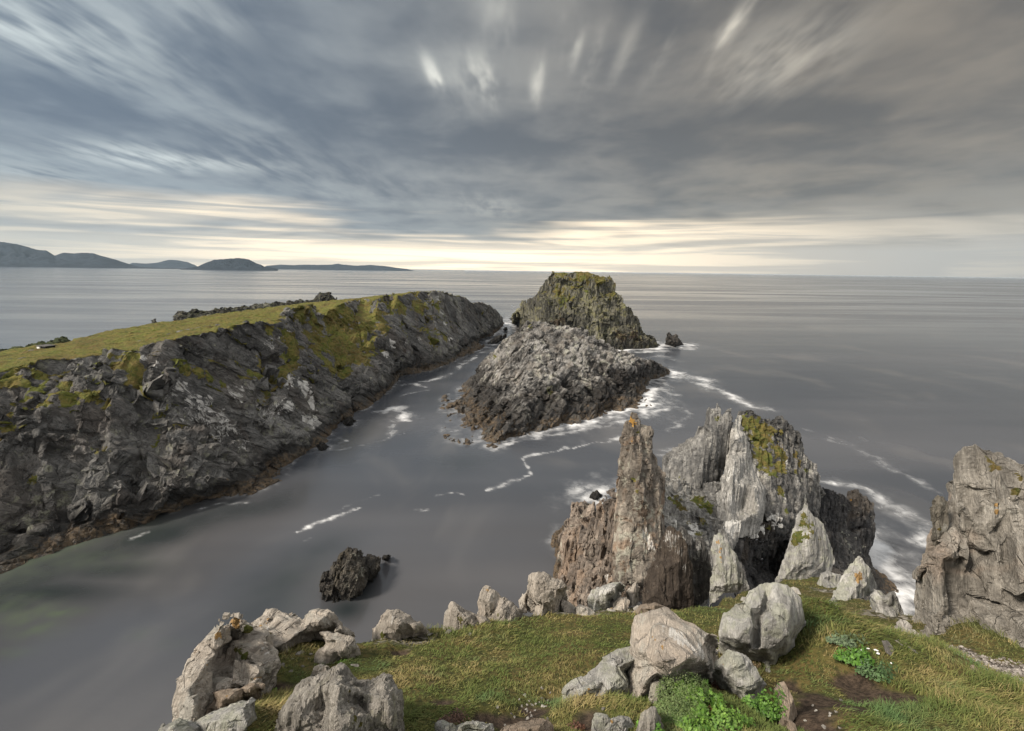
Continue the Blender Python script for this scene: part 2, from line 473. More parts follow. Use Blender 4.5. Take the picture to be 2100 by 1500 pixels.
# thin breaks where the light comes through
br = None
for (px_, py_, ru, rv, st_) in [(878, 148, .018, .12, .5), (892, 158, .022, .16, .9), (905, 172, .016, .12, .7), (972, 150, .016, .12, .8), (990, 165, .020, .16, .85), (1008, 178, .022, .18, .9), (1022, 188, .014, .10, .7), (950, 165, .16, .3, .28), (1098, 182, .026, .18, .5), (1108, 150, .02, .2, .35), (1182, 98, .022, .16, .5), (1215, 130, .03, .3, .3), (1160, 60, .03, .2, .3), (1280, 110, .03, .25, .25), (1350, 120, .03, .25, .2), (1512, 38, .03, .14, .6), (1490, 70, .03, .14, .35), (95, 28, .30, .35, .55), (60, 80, .12, .3, .5), (260, 320, .35, .30, .8), (330, 335, .25, .22, .6), (470, 337, .25, .22, .55), (30, 352, .4, .4, .6), (1560, 150, .25, .3, .25), (1640, 90, .2, .25, .22), (1020, 20, .06, .25, .35), (410, 15, .12, .2, .35), (250, 130, .3, .5, .22), (520, 290, .25, .5, .2), (1000, 425, .3, .5, .35), (700, 380, .8, .8, .2)]:
    dd = ray(px_, py_); dd = dd / np.linalg.norm(dd); zq = max(dd[2], 0) + 0.08
    v0 = dd[1] / zq; u0 = dd[0] / zq - 0.02 * v0
    a = t.m('POWER', t.m('DIVIDE', t.m('SUBTRACT', u, u0), ru), 2.0)
    b_ = t.m('POWER', t.m('DIVIDE', t.m('SUBTRACT', v, v0), rv), 2.0)
    g = t.m('MULTIPLY', t.m('EXPONENT', t.m('MULTIPLY', t.m('ADD', a, b_), -1.0)), st_)
    br = g if br is None else t.m('ADD', br, g)
ns = t.noise(uvec(8, 2.3, 9.3), 1.0, 3, 0.55)
br = t.m('MULTIPLY', br, t.ramp(ns, 0.30, 0.68), clamp=True)
cloud = t.mix(br, cloud, t.mix(side, (0.62, 0.68, 0.68), (0.88, 0.80, 0.66)))
el = t.m('ARCSINE', z)
cloud = t.mix(t.m('MULTIPLY', t.ramp(el, 0.26, 0.05), t.ramp(t.noise(uvec(0.9, 0.9, 5.5), 1.0, 4, 0.55, 0.3), 0.3, 0.7, 0.15, 0.6)), cloud, t.mix(side, (0.30, 0.335, 0.375), (0.29, 0.275, 0.25)))
# clear band under the cloud base along the horizon
hn = t.noise(uvec(0.10, 0.16, 2.0), 2.0, 4, 0.55, 0.4)
hs = t.noise(t.node('ShaderNodeCombineXYZ', {0: t.m('MULTIPLY', az, 1.6), 1: t.m('MULTIPLY', z, 34.0), 2: 0.7}).outputs[0], 1.6, 4, 0.55, 0.4)
edge = t.m('ADD', el, t.m('ADD', t.m('MULTIPLY', t.m('SUBTRACT', hn, 0.5), -0.20), t.m('MULTIPLY', t.m('SUBTRACT', hs, 0.5), -0.05)))
band = t.m('MAXIMUM', t.ramp(edge, 0.102, 0.040), t.ramp(t.m('ADD', el, t.m('MULTIPLY', t.m('SUBTRACT', hs, 0.5), 0.03)), 0.066, 0.034))
glow = t.m('EXPONENT', t.m('MULTIPLY', t.m('POWER', t.m('DIVIDE', t.m('ADD', az, 0.08), 0.46), 2.0), -1.0))
hb = t.mix(glow, t.mix(side, (0.52, 0.51, 0.455), (0.47, 0.43, 0.37)), (1.8, 1.46, 1.02))
hb = t.mix(t.m('MULTIPLY', t.ramp(hs, 0.58, 0.42), 0.55), hb, t.mix(side, (0.36, 0.38, 0.38), (0.36, 0.34, 0.32)))
cloud = t.mix(t.m('MULTIPLY', band, 0.92), cloud, hb)
# unseen sky behind and above, brightened as added fill for camera-facing rock
back = t.m('MAXIMUM', t.ramp(y, 0.12, -0.45), t.ramp(z, 0.52, 0.85))
cloud = t.mix(back, cloud, t.mix(c, (0.74, 0.74, 0.74), (1.12, 1.07, 1.0)))
sky = t.node('ShaderNodeTexSky', sky_type='NISHITA', sun_disc=False, sun_elevation=SUN_EL, sun_rotation=SUN_AZ)
bg1 = t.node('ShaderNodeBackground', {0: sky.outputs[0], 1: 0.06})
bg2 = t.node('ShaderNodeBackground', {0: cloud, 1: 1.0})
mx = t.node('ShaderNodeMixShader', {0: 0.93})
t.l.new(bg1.outputs[0], mx.inputs[1]); t.l.new(bg2.outputs[0], mx.inputs[2])
out = t.node('ShaderNodeOutputWorld'); t.l.new(mx.outputs[0], out.inputs[0])
SC.view_settings.view_transform = 'Standard'; SC.view_settings.look = 'None'
SC.view_settings.exposure = 0.2; SC.view_settings.gamma = 1
# ---------------------------------------------------------------- headland across the inlet
def island_back(T, sh=0.8, zf=None, dirv=(0, 1, 0), zsink=-3.0, mid=True):
    def f(Pn, C):
        dv = C - EYE; dv = dv / np.linalg.norm(dv[:2])
        R = []
        for q in (0.5, 1.0):
            A = C + dv * T * q + (Pn - C) * (1 + (sh - 1) * q)
            k = 1 + ((0.9 if zf is None else zf) - 1) * q
            A[:, 2] = np.where(Pn[:, 2] > 0, Pn[:, 2] * k, Pn[:, 2]) + dv[2] * T * q
            R.append(A)
        return R
    return f
def headland_back(Pn, C):
    A = Pn + np.array([-5, 8, 0]); A[:, 2] = np.minimum(Pn[:, 2], Pn[:, 2] * 0.93)
    B = Pn + np.array([-16, 26, 0]); B[:, 2] = np.minimum(Pn[:, 2] * 0.1 - 3, -3)
    return [A, B]
HL_out = pts([(-260,1310,'w'),(-60,1215,'w'),(0,1185,'w'),(80,1150,'w'),(170,1118,'w'),(230,1105,'w'),(300,1085,'w'),(380,1045,'w'),(430,1030,'w'),(520,1025,'w'),(580,995,'w'),(590,960,'w'),(640,925,'w'),(668,912,'w'),(690,880,'w'),(735,850,'w'),(770,830,'w'),(800,805,'w'),(828,775,'w'),(880,765,'w'),(930,745,'w'),(985,722,'w'),(997,714,'w'),(975,700,262),(990,694,290),(1011,690,'w'),(1027,677,'w'),(1035,664,'w'),
   (1026,652,360),(1020,640,345),(1007,629,325),(1000,625,312),(985,621,300),(969,622,290),(956,612,280),(940,607,268),(925,605,255),(911,599,245),(891,597,235),(850,599,225),(800,604,215),(740,611,205),(640,621,190),(560,630,178),(480,641,165),(420,648,155),(385,655,150),(320,662,140),(240,676,130),(170,692,120),(130,704,117),(60,712,115),(0,722,112),(-260,765,105)])
HL_in = pts([(-250,790,64),(-130,772,69),(0,757,75),(100,737,80),(150,732,82),(200,727,84),(277,713,87),(333,700,90),(417,683,98),(493,663,110),(535,660,117),(577,655,125),(594,634,140),(629,628,150),(700,623,165),(774,611,190),(814,607,203),
   (-130,950,64),(0,850,70.5),(0,950,66.8),(0,1050,63.8),(0,1120,60.7),(80,840,73),(80,960,69),(75,1060,66),
   (150,850,75),(150,950,71),(145,1010,68.5),(150,1070,66.5),(225,800,79.5),(235,900,75.5),(215,1030,69.8),(225,1070,67.2),
   (300,790,83),(312,870,81.5),(316,930,78.5),(300,975,75),(240,975,70.6),(250,1050,67.8),(330,972,73.2),(420,985,76),(430,940,80.5),(340,1040,71.8),
   (350,760,86),(345,860,82),(410,780,90),(420,870,86.5),(440,760,95),(500,760,103),(500,720,107),(480,850,92),(520,930,88),(520,985,84),(560,900,94),(580,800,106),(600,720,124),(560,690,118),(555,760,111),
   (590,690,127),(612,730,125),(640,780,122),(660,830,119),(600,850,106),(610,905,100),(650,880,110),(680,850,119),
   (620,670,147),(660,690,153),(690,730,150),(700,780,142),(730,820,135),(650,650,156),(720,660,166),(740,720,158),(760,780,146),
   (770,660,175),(790,690,172),(800,720,174),(815,750,180),(800,650,188),(840,640,205),(850,690,197),(850,740,192),(870,660,212),
   (890,640,224),(900,690,212),(895,735,202),(920,650,238),(935,700,226),(945,660,256),(960,690,250),(950,715,238),(985,655,290),(1005,665,310),(990,680,285)])
def hl_grass(V, N):
    # turf on the gently sloping top, thinning over the edge
    up = N[:, 2] + 0.20 * fbm(V / 9.0, 4) 
    lim = 0.74 - 0.14 * sstep(88, 130, V[:, 1])
    g = sstep(lim, lim + .16, up) * sstep(9, 15, V[:, 2] + 3 * fbm(V / 6.0 + 4, 3))
    far = sstep(255, 300, V[:, 1])
    return g * (1 - far) + g * far * 0.3
def hl_calm(V, N):
    up = sstep(0.75, 0.95, N[:, 2])
    return 1 - 0.75 * up * sstep(12, 18, V[:, 2])
HR = frame((0.1, 0.72, -0.68), (0.85, -0.28, 0.42))
HLcell = (8.0, 3.6, 1.6)
m_head = rock_mat('headland_rock', (0.036, 0.036, 0.038), (0.25, 0.245, 0.232), HR, HLcell, grassA=(.135,.145,.030), grassB=(.185,.150,.045), wet=4.0, band=1.8, lichen=0.22, px=0.16, lichcol=(0.30, 0.30, 0.22), bump=1.6, strk=1.1, warm=(0.12, 0.10, 0.085))
green = [(660,700,40,.9),(710,680,40,.9),(630,650,30,.9),(760,640,30,.9),(720,640,30,.9),(700,750,30,.85),(820,620,26,.9),(610,700,26,.9),(90,765,16),(130,785,18,.9),(150,815,22,.9),(190,800,25,.9),(40,768,14,.8),(215,825,14),(280,775,22),(300,800,16),(312,850,9),(312,900,7),(312,880,7),(265,735,30),(285,750,20),(390,750,18,.9),(420,765,18,.9),(440,775,16),(470,780,12),(75,985,14,.6),(15,870,14,.8),
   (600,735,20),(605,715,24),(590,690,26),(560,680,14),(545,740,18,.8),(615,745,14),(640,680,26),(650,660,26),(670,690,32),(700,720,36),(680,745,26),(660,720,26),(720,700,36),(740,680,30),(760,660,28),(740,730,30),(700,660,30),(780,645,24),(800,625,24),(830,630,24),(860,625,20),(690,640,26),(730,640,26),(760,700,24),(790,670,16),(830,660,10,.8),(880,670,10),(895,690,16),(900,700,14),(905,630,14),(920,690,14,.8),(870,630,18),(650,640,20),(1000,640,8,.6)]
pale = [(590,690,22,.8),(600,780,22,.8),(630,800,24,.9),(650,830,22,.9),(660,860,18,.9),(640,860,24,.8),(590,830,20,.6),(330,740,14,.6),(380,790,26,.62),(430,830,40,.62),(470,860,40,.62),(500,800,28,.55),(560,830,26,.6),(350,800,20,.5),(400,850,24,.5),(520,900,24,.45),(300,1010,16,.4),(350,990,20,.4),(300,740,12,.6),(815,700,14,.8),(800,720,14,.8),(840,700,10,.5),(920,660,10,.7),(912,640,9,.7),(930,690,9,.7),(905,610,8,.6),(870,690,9,.5),(945,670,12,.4),(245,985,14,.4),(560,700,18,.5),(60,820,16,.3)]
HG = [([(318,775),(312,810),(314,850),(318,890),(322,930),(306,970),(300,1000)], .9, 2.6), ([(125,860),(138,910),(146,960),(150,1010),(140,1060)], .8, 2.2), ([(40,880),(60,940),(70,1000)], .6, 1.2),
      ([(238,968),(262,960),(300,962),(345,955),(400,968),(440,962)], .7, 1.6), ([(240,982),(225,1020),(222,1065)], .7, 1.3), ([(330,738),(400,790),(480,840),(560,885),(610,910)], .6, 1.3), ([(390,722),(470,775),(540,815),(575,850)], .6, 1.2), ([(345,800),(420,860),(490,905),(540,940)], .5, 1.0), ([(350,860),(420,905),(470,945),(500,985)], .6, 1.2),
      ([(560,735),(572,775),(560,820),(566,860)], 1.0, 2.6), ([(620,745),(650,790),(680,840)], 1.0, 1.8), ([(725,790),(735,820),(740,845)], 1.2, 2.4), ([(808,690),(818,720),(838,760)], 1.4, 3.0), ([(842,660),(856,700),(870,745)], 1.2, 2.2), ([(885,640),(895,680),(905,725)], 1.2, 2.2), ([(925,640),(940,680),(955,710)], 1.2, 2.0), ([(690,700),(705,750),(712,790)], .9, 1.3),
      ([(600,685),(625,745),(655,800),(690,865)], .8, -1.6), ([(790,665),(805,705),(825,750)], .9, -1.6), ([(180,760),(215,800),(260,850),(300,890)], .5, 1.0), ([(20,790),(90,860),(120,930)], .5, .9), ([(170,830),(210,900),(235,950)], .5, .9)]
HG = [(a_, b_ * 1.3, c_ * .75) for a_, b_, c_ in HG]
build_rock('headland', [solid(HL_out, HL_in, headland_back)], 0.24, m_head, HR, HLcell, 0.95, seed=2.0, kind='structure', levels=2, smooth=20, crack=0.8, rib=1.6, f0=3.2, tilt=1.3, bcell=(17., 3.2, 1.8), blk=(.15, .7, .9), octs=2, grooves=HG, grass=green, pale=pale, orange=[(495,1005,9,.7),(470,985,9,.5),(185,985,8,.6)], brown=[(600,780,14,.7),(575,800,12,.5),(835,720,10,.6),(640,800,10,.6)], autograss=hl_grass, dscale=hl_calm, bare=[(x_, y_, 7, .8) for x_, y_ in [(285,690),(305,686),(325,681),(345,677),(365,672),(385,668),(405,663),(425,660),(445,657),(470,655),(490,657),(20,728),(40,727),(5,728)]])

# ---------------------------------------------------------------- islands and stacks
IR = frame((0.45, 0.25, 0.80), (0.80, -0.35, -0.42))
ICell = (4.2, 2.4, 1.35)
m_isle = rock_mat('island_rock', (0.075, 0.073, 0.071), (0.48, 0.462, 0.435), IR, ICell, wet=8.0, band=1.8, lichen=0.30, px=0.2, wetcol=(0.024, 0.0215, 0.02), brown=(.05,.043,.038), bump=1.3, warm=(0.21, 0.18, 0.15))
ISL_out = pts([(1096,657,165),(1124,664,165),(1159,671,166),(1180,676,165),(1193,670,165),(1221,694,164),(1250,709,166),(1296,727,169),(1307,736,170),(1322,746,176),(1333,733,180),(1353,746,183),(1378,764,'w'),(1367,774,'w'),(1336,782,'w'),(1326,794,'w'),(1332,815,'w'),(1338,837,'w'),(1307,843,'w'),(1250,850,'w'),(1207,866,'w'),(1150,880,'w'),(1107,891,'w'),(1067,903,'w'),(1033,911,'w'),(999,924,'w'),(985,912,'w'),(964,918,'w'),(930,914,'w'),(907,900,'w'),(904,883,'w'),(919,863,'w'),(901,840,'w'),(910,817,'w'),(944,795,'w'),(960,784,166),(979,771,167),(987,749,168),(1000,735,168),(1010,723,168),(1033,703,168),(1050,682,167),(1076,663,166)])
ISL_in = pts([(1085,720,146),(1080,760,137),(1078,800,128),(1060,845,118),(1030,880,112),(1140,720,150),(1150,770,138),(1145,830,126),(1200,720,155),(1220,760,149),(1235,810,138),(1290,760,160),(1290,810,147),(1330,770,176),(1040,740,152),(1000,780,146),(1010,830,129),(960,830,139),(950,880,121),(990,880,117),(1000,905,109.5),(1045,890,112),(1100,860,120),(1085,680,160),(1180,850,127.5)])
build_rock('island', [solid(ISL_out, ISL_in, island_back(26, 0.72, 0.25))], 0.21, m_isle, IR, ICell, 1.15, seed=13.0, levels=2, crack=0.6, rib=0.7, tilt=1.4, f0=2.4, bcell=(11., 4.2, 2.1), blk=(.2, .6, .9), grooves=[([(1100,670),(1150,730),(1210,790),(1260,850)], .7, 1.4), ([(1190,680),(1240,740),(1300,800)], .7, 1.4), ([(1140,680),(1190,740),(1230,800)], .6, 1.1), ([(1080,690),(1050,760),(1010,830),(970,890)], .7, 1.2), ([(1010,915),(1050,862),(1095,815)], .5, -1.2), ([(955,905),(990,862),(1020,830)], .4, -.9), ([(1100,880),(1120,820),(1110,760)], .6, 1.2), ([(1165,870),(1170,820),(1150,780)], .6, 1.1), ([(1060,890),(1065,850)], .6, 1.2)],
   label='broad grey jagged rock island with pale upper slopes and dark wet foot, in mid inlet', cat='sea rock', pale=[(1005,918,4,1),(1015,908,4,1),(1025,895,4,1),(1035,882,4,1),(1048,866,4,1),(955,903,3,.9),(968,888,3,.9),(982,872,3,.9),(1060,740,40,.35),(1100,700,40,.45),(1090,780,30,.35),(1030,760,24,.3),(1170,700,30,.25)], brown=[(1230,740,40,.6),(1280,770,40,.7),(1250,810,36,.6),(1190,770,26,.45),(1320,770,30,.7)], grass=[(1080,665,8,.6),(1130,790,14,.5),(1010,725,8,.5)])  # brown patches paint the island's shaded right half darker
SR = frame((0.05, 0.05, 1), (0.9, 0.35, 0.0))
SCell = (14.0, 3.4, 2.4)
m_stack = rock_mat('stack_rock', (0.045, 0.044, 0.04), (0.27, 0.26, 0.20), SR, SCell, wet=5.0, lichen=0.42, lichcol=(0.22, 0.21, 0.10), px=0.25, bump=1.2, upgreen=0.25)
ST_out = pts([(1056,666,'z',-1.),(1050,664,345),(1052,650,335),(1061,638,330),(1076,621,310),(1093,606,295),(1113,592,285),(1119,575,280),(1136,560,278),(1150,558,276),(1164,560,275),(1176,558,275),(1190,557,274),(1205,559,274),(1221,563,272),(1247,570,270),(1256,580,268),(1259,590,267),(1262,600,266),(1271,602,266),(1273,617,265),(1281,635,264),(1290,637,263),(1307,660,262),(1319,678,261),(1336,690,260),(1352,710,'w'),(1350,715,'w'),(1321,718,'w'),(1290,719,'w'),(1280,725,250),(1200,728,252),(1120,720,262),(1075,700,300)])
ST_in = pts([(1120,640,272),(1130,590,276),(1180,640,262),(1185,585,270),(1180,700,257),(1225,600,265),(1235,650,258),(1240,700,253),(1262,660,258),(1275,700,253),(1300,690,256),(1090,650,295),(1145,700,262),(1150,570,271),(1230,580,266),(1195,571,267)])
def st_grass(V, N): return sstep(0.45, 0.8, N[:, 2] + 0.3 * fbm(V / 4, 3)) * sstep(20, 33, V[:, 2]) + 0.32 * sstep(0.0, 0.6, fbm(V / 5 + 9, 3)) * sstep(8, 20, V[:, 2])
build_rock('sea_stack', [solid(ST_out, ST_in, island_back(34, 0.85))], 0.33, m_stack, SR, SCell, 1.25, seed=31.0, levels=3, crack=1.1, rib=0.6, f0=1.5, tilt=1.1, autograss=st_grass, grooves=[([(1228,580),(1236,640),(1242,705)], 1.1, 3.2), ([(1205,590),(1212,650),(1216,710)], .8, 1.8), ([(1166,590),(1160,640),(1168,690)], .9, 1.8), ([(1258,605),(1264,650),(1268,700)], .9, 2.2), ([(1128,600),(1118,640),(1112,670)], 1.0, 2.0), ([(1280,640),(1290,690)], 1.0, 2.0)], brown=[(1135,655,20,.6),(1240,660,10,.6),(1275,680,18,.7),(1310,690,22,.7),(1170,680,16,.5)], grass=[(1200,565,16),(1180,563,16),(1235,572,14),(1150,620,20,.6),(1135,600,18,.6)],
   label='tall flat topped sea stack with mossy green crown, rising to the horizon', cat='sea stack')
m_wet = rock_mat('wet_rock', (0.03, 0.028, 0.026), (0.11, 0.10, 0.088), IR, (1.6, .9, .45), wet=1.4, lichen=0.1, px=0.12, bump=1.2)
def skerry(name, out, inn, vs, label, T=4, cell=(1.6, .9, .45), amp=.35, mat=m_wet, sh=.7, zf=.2, R=IR, cat='rock', group=None, **kw):
    return build_rock(name, [solid(pts(out), pts(inn), island_back(T, sh, zf))], vs, mat, R, cell, amp, label=label, cat=cat, group=group, **kw)
skerry('skerry', [(1362,708,'w'),(1368,684,265),(1371,681,266),(1378,689,266),(1387,686,267),(1396,697,267),(1404,708,'w'),(1385,714,'w')], [(1378,700,261),(1390,702,262)], .22, 'small dark twin peaked skerry to the right of the tall stack, ringed by foam', T=7, cell=(3,1.6,.8), amp=.7)
skerry('skerry', [(996,709,'w'),(1012,694,268),(1030,686,275),(1041,684,280),(1036,697,'w'),(1015,708,'w')], [(1020,697,266)], .22, 'low dark wedge of rock in the narrow channel left of the grey island', T=6, cell=(3,1.6,.8), amp=.6)
skerry('skerry', [(1030,676,'w'),(1034,671,318),(1040,672,320),(1042,677,'w')], [(1036,674,314)], .25, 'tiny dark rock awash in the far end of the channel', T=4, cell=(2,1,.6), amp=.4)
skerry('skerry', [(1042,655,'w'),(1050,648,378),(1058,644,380),(1062,660,'w')], [(1054,653,372)], .3, 'dark rock spur at the left foot of the tall stack', T=8, cell=(3,1.6,.8), amp=.7)
skerry('skerry', [(703,874,'w'),(706,862,123),(716,853,124),(724,858,124),(731,866,'w'),(728,874,'w'),(712,879,'w')], [(716,865,119)], .12, 'small brown rock at the foot of the pale slab, beside foam', T=3, amp=.3)
skerry('skerry', [(646,924,'w'),(652,910,105.5),(664,908,106),(678,918,'w'),(668,928,'w'),(654,930,'w')], [(662,918,102.5)], .11, 'low dark rock off the corner of the headland', T=3, amp=.3)
skerry('skerry', [(827,780,'w'),(832,771,190),(845,770,190),(855,778,'w'),(842,785,'w')], [(842,777,186)], .16, 'dark rounded rock in the foam below the second spur of the headland', T=4, amp=.4)
skerry('skerry', [(934,745,'w'),(938,740,219),(946,738,220),(952,743,'w'),(944,748,'w')], [(942,743,216)], .16, 'small rock just off the low ledge of the headland near the channel', T=3, amp=.35)
skerry('skerry', [(888,829,'w'),(891,826,148.5),(895,829,'w'),(891,832,'w')], [(891,829,146.8)], .1, 'very small dark rock off the left point of the grey island', T=1.5, amp=.2, cell=(.8, .5, .3))
skerry('skerry', [(1204,1025,'w'),(1212,1012,82),(1222,1008,82.3),(1233,1016,82.5),(1236,1026,'w'),(1218,1030,'w')], [(1220,1019,79.8)], .09, 'small rock in white foam behind the tall pinnacle', T=2.5, amp=.3)
skerry('skerry', [(50,1326,'w'),(62,1317,47.4),(76,1313,47.6),(86,1312,47.7),(82,1318,'w'),(68,1326,'w')], [(70,1320,46.8)], .06, 'thin dark rock barely breaking the calm shallow water', T=.8, amp=.1, cell=(.6, .4, .2))
# the boulder standing in the cove
BR = frame((0.35, 0.1, 0.95), (0.93, 0.2, -0.35))
m_cove = rock_mat('cove_rock', (0.030, 0.028, 0.026), (0.145, 0.130, 0.108), BR, (2.2, 1.4, .55), wet=0.9, lichen=0.15, px=0.09, warm=(0.10, 0.085, 0.06))
cov = build_rock('cove_boulder', [solid(pts([(655,1200,54),(663,1180,55),(672,1170,55.5),(692,1150,56),(702,1132,56.5),(714,1123,56.8),(730,1125,57),(741,1135,57),(747,1150,56.8),(753,1170,56),(754,1190,55),(745,1215,54),(733,1234,'w'),(716,1240,'w'),(700,1235,'w'),(688,1243,'w'),(668,1238,'w'),(659,1218,53)]), pts([(715,1160,53.6),(700,1195,52.8),(720,1205,52.6),(675,1205,52.5),(693,1165,54.6),(690,1200,53.6),(735,1190,53.4)]), island_back(4, .7, .3)),
   solid(pts([(745,1160,57),(749,1138,58.5),(763,1133,59),(774,1142,59),(780,1150,58.8),(778,1168,57),(768,1182,56),(758,1192,'w'),(750,1185,56)]), pts([(762,1160,56.6)]), island_back(3, .7, .3))], .07, m_cove, BR, (2.2, 1.4, .55), .42, seed=3, levels=3, crack=.7, rib=.35,
   label='dark brown cleft boulder standing alone in the calm cove', cat='sea rock')
skerry('skerry', [(781,1150,'w'),(784,1141,60.5),(797,1136,61),(803,1145,'w'),(795,1153,'w')], [(792,1145,59.6)], .06, 'small rock awash just right of the brown cove boulder', T=1, amp=.15, cell=(.8, .5, .3))
# knobs on the headland top
m_knob = rock_mat('knob_rock', (0.03, 0.03, 0.032), (0.10, 0.10, 0.095), HR, (3, 1.6, .8), lichen=0.2, px=0.18, upgreen=.35)
skerry('knoll', [(636,618,228),(645,609,230),(655,601,232),(668,600,232),(678,600,232),(682,607,231),(690,612,229),(690,620,228),(660,624,226)], [(660,612,226),(675,610,226)], .22, 'dark rocky knoll behind the grassy crest of the headland', T=10, cell=(3,1.6,.8), amp=.8, mat=m_knob, zf=.7, shore=False, floor=10, cat='rock knoll')
skerry('knoll', [(352,658,158),(358,645,160),(366,640,161),(380,638,162),(400,637,164),(420,638,166),(445,634,170),(470,632,174),(500,628,178),(530,624,184),(560,621,190),(600,617,200),(636,615,212),(640,624,205),(560,634,184),(480,646,168),(400,658,155)], [(370,648,156),(440,643,164),(520,632,178)], .22, 'long low rocky rim along the far edge of the headland grass', T=10, cell=(3,1.6,.8), amp=.7, mat=m_knob, zf=.7, shore=False, floor=10, cat='rock knoll')
skerry('knoll', [(310,664,146),(311,656,147),(317,654,147),(323,660,147),(330,664,146)], [(317,661,145)], .14, 'tiny dark crag poking above the headland skyline', T=2, cell=(1.4,.8,.4), amp=.3, mat=m_knob, zf=.8, shore=False, floor=10, cat='rock knoll')
m_turf = rock_mat('turf_mound', (0.035, 0.045, 0.018), (0.09, 0.10, 0.035), HR, (3, 2, 1.5), lichen=0, px=0.15, strk=0, crackd=0.1)
skerry('knoll', [(-30,722,121),(40,712,122),(75,704,122),(100,699,123),(110,699,124),(118,694,125),(128,692,125),(136,694,125),(145,702,124),(150,708,122),(90,716,119),(30,724,117)], [(125,702,121),(80,710,120)], .15, 'green turf mound behind the white hut', T=6, cell=(2.5,1.6,.8), amp=.35, mat=m_turf, zf=.8, shore=False, floor=10, cat='turf mound')
# ---------------------------------------------------------------- hills over the bay, hut
def hill(name, prof, Y0, wid, col, label=None, cat=None, kind=None, seed=0, rough=.04):
    """profile (px,py) on the skyline -> a ridge with spurs running down to the water on both sides"""
    px = np.array([p[0] for p in prof], float); py = np.array([p[1] for p in prof], float)
    n = 260; X = np.linspace(px[0], px[-1], n)
    Yv = np.interp(X, px, py)
    W3 = np.array([atY(a, b, Y0) for a, b in zip(X, Yv)])
    hh = np.maximum(W3[:, 2], 0.5)
    m_ = 70; tt = np.linspace(-1, 1, m_)
    V = np.zeros((n, m_, 3))
    for j, q in enumerate(tt):
        V[:, j, 0] = W3[:, 0] * (1 + q * wid / Y0); V[:, j, 1] = Y0 + q * wid
        P = np.stack([W3[:, 0], np.full(n, Y0 + q * wid), np.zeros(n)], 1)
        sp = fbm(P / (wid * .45) + seed, 5) * 0.5 + np.abs(fbm(P / (wid * .22) + seed + 9, 4)) * .4
        base = np.clip(1 - abs(q), 0, 1) ** 1.15
        V[:, j, 2] = hh * base * (1 - sp * min(1, abs(q) * 2.2) * .8) - 3 * (abs(q) > .97) + hh * rough * fbm(P / (wid * .06) + 4, 3) * base
    m, t, b = new_mat(name + '_heath', 0.95, 0.1)
    P = t.node('ShaderNodeNewGeometry').outputs['Position']
    c = t.mix(t.ramp(t.noise(P, 1 / (wid * .12), 5, .6), .35, .65), tuple(x * .75 for x in col), tuple(x * 1.3 for x in col))
    t.l.new(c, b.inputs['Base Color'])
    o = link_mesh(name, V.reshape(-1, 3), grid_faces(n, m_), m, smooth=True)
    tag(o, label, cat, None, kind)
heath = (0.022, 0.029, 0.038)
hill('mountains', [(-420,500),(-300,478),(-180,486),(-100,490),(0,496),(20,498),(45,503),(75,512),(95,514),(112,524),(130,518),(150,520),(170,518),(190,519),(215,527),(235,532),(262,541),(285,547.5),(330,549.5),(400,551)], 8200, 1500, heath, kind='structure', seed=3)
hill('mountains', [(255,546),(272,539),(300,541),(322,539),(345,533),(365,534),(385,538),(400,544),(412,550)], 13000, 1300, heath, kind='structure', seed=7)
hill('island_hill', [(370,551.5),(390,549),(405,547),(420,540),(440,533),(465,531),(485,529.5),(500,530.5),(512,533),(525,540),(535,543),(542,547),(552,548),(564,550),(570,553)], 6200, 520, heath, 'dark flat topped island hill alone in the bay before the far low coast', 'island hill', None, 12)
hill('low_coast', [(530,552),(548,545),(575,543),(600,544),(625,543),(650,543.5),(680,543),(692,541),(705,543),(730,545),(760,543.5),(790,546),(810,549),(835,552),(850,556)], 11500, 900, heath, kind='structure', seed=17)

m_white, tw, bw = new_mat('white_render', 0.8); Pw = tw.node('ShaderNodeNewGeometry').outputs['Position']
tw.l.new(tw.mix(tw.ramp(tw.noise(Pw, 1.4, 4, .6), .35, .7), (.80, .80, .78), (.62, .61, .57)), bw.inputs['Base Color'])
m_roof, tr, br_ = new_mat('roof_felt', 0.9); tr.l.new(tr.mix(tr.noise(tr.node('ShaderNodeNewGeometry').outputs['Position'], 2, 3), (.05, .05, .05), (.12, .115, .11)), br_.inputs['Base Color'])
m_void, _, bv = new_mat('dark_doorway', 0.9); bv.inputs['Base Color'].default_value = (.02, .02, .022, 1)
def box(bm, x0, x1, y0, y1, z0, z1):
    vs = [bm.verts.new(p) for p in [(x0,y0,z0),(x1,y0,z0),(x1,y1,z0),(x0,y1,z0),(x0,y0,z1),(x1,y0,z1),(x1,y1,z1),(x0,y1,z1)]]
    for f in [(0,3,2,1),(4,5,6,7),(0,1,5,4),(1,2,6,5),(2,3,7,6),(3,0,4,7)]: bm.faces.new([vs[i] for i in f])
def bm_obj(name, bm, mat, parent=None, bev=0):
    if bev: bmesh.ops.bevel(bm, geom=bm.edges[:], offset=bev, segments=2, affect='EDGES')
    me = bpy.data.meshes.new(name); bm.to_mesh(me); bm.free(); me.materials.append(mat)
    o = bpy.data.objects.new(name, me); COL.objects.link(o); o.parent = parent; return o
hp = atY(96, 721.5, 104)
hut = bpy.data.objects.new('hut', None); COL.objects.link(hut); hut.location = hp; hut.rotation_euler = (0, 0, math.radians(-16)); hut.scale = (.62, .62, .68)
tag(hut, 'small white flat roofed hut on the headland grass, far left', 'hut')
bm = bmesh.new()
box(bm, -2.1, -0.75, -1.5, 1.5, -.6, 1.85); box(bm, -0.745, 0.05, -1.0, 1.495, -.6, 1.845); box(bm, .055, 2.3, -1.5, 1.5, -.6, 1.25)
bm_obj('wall', bm, m_white, hut)
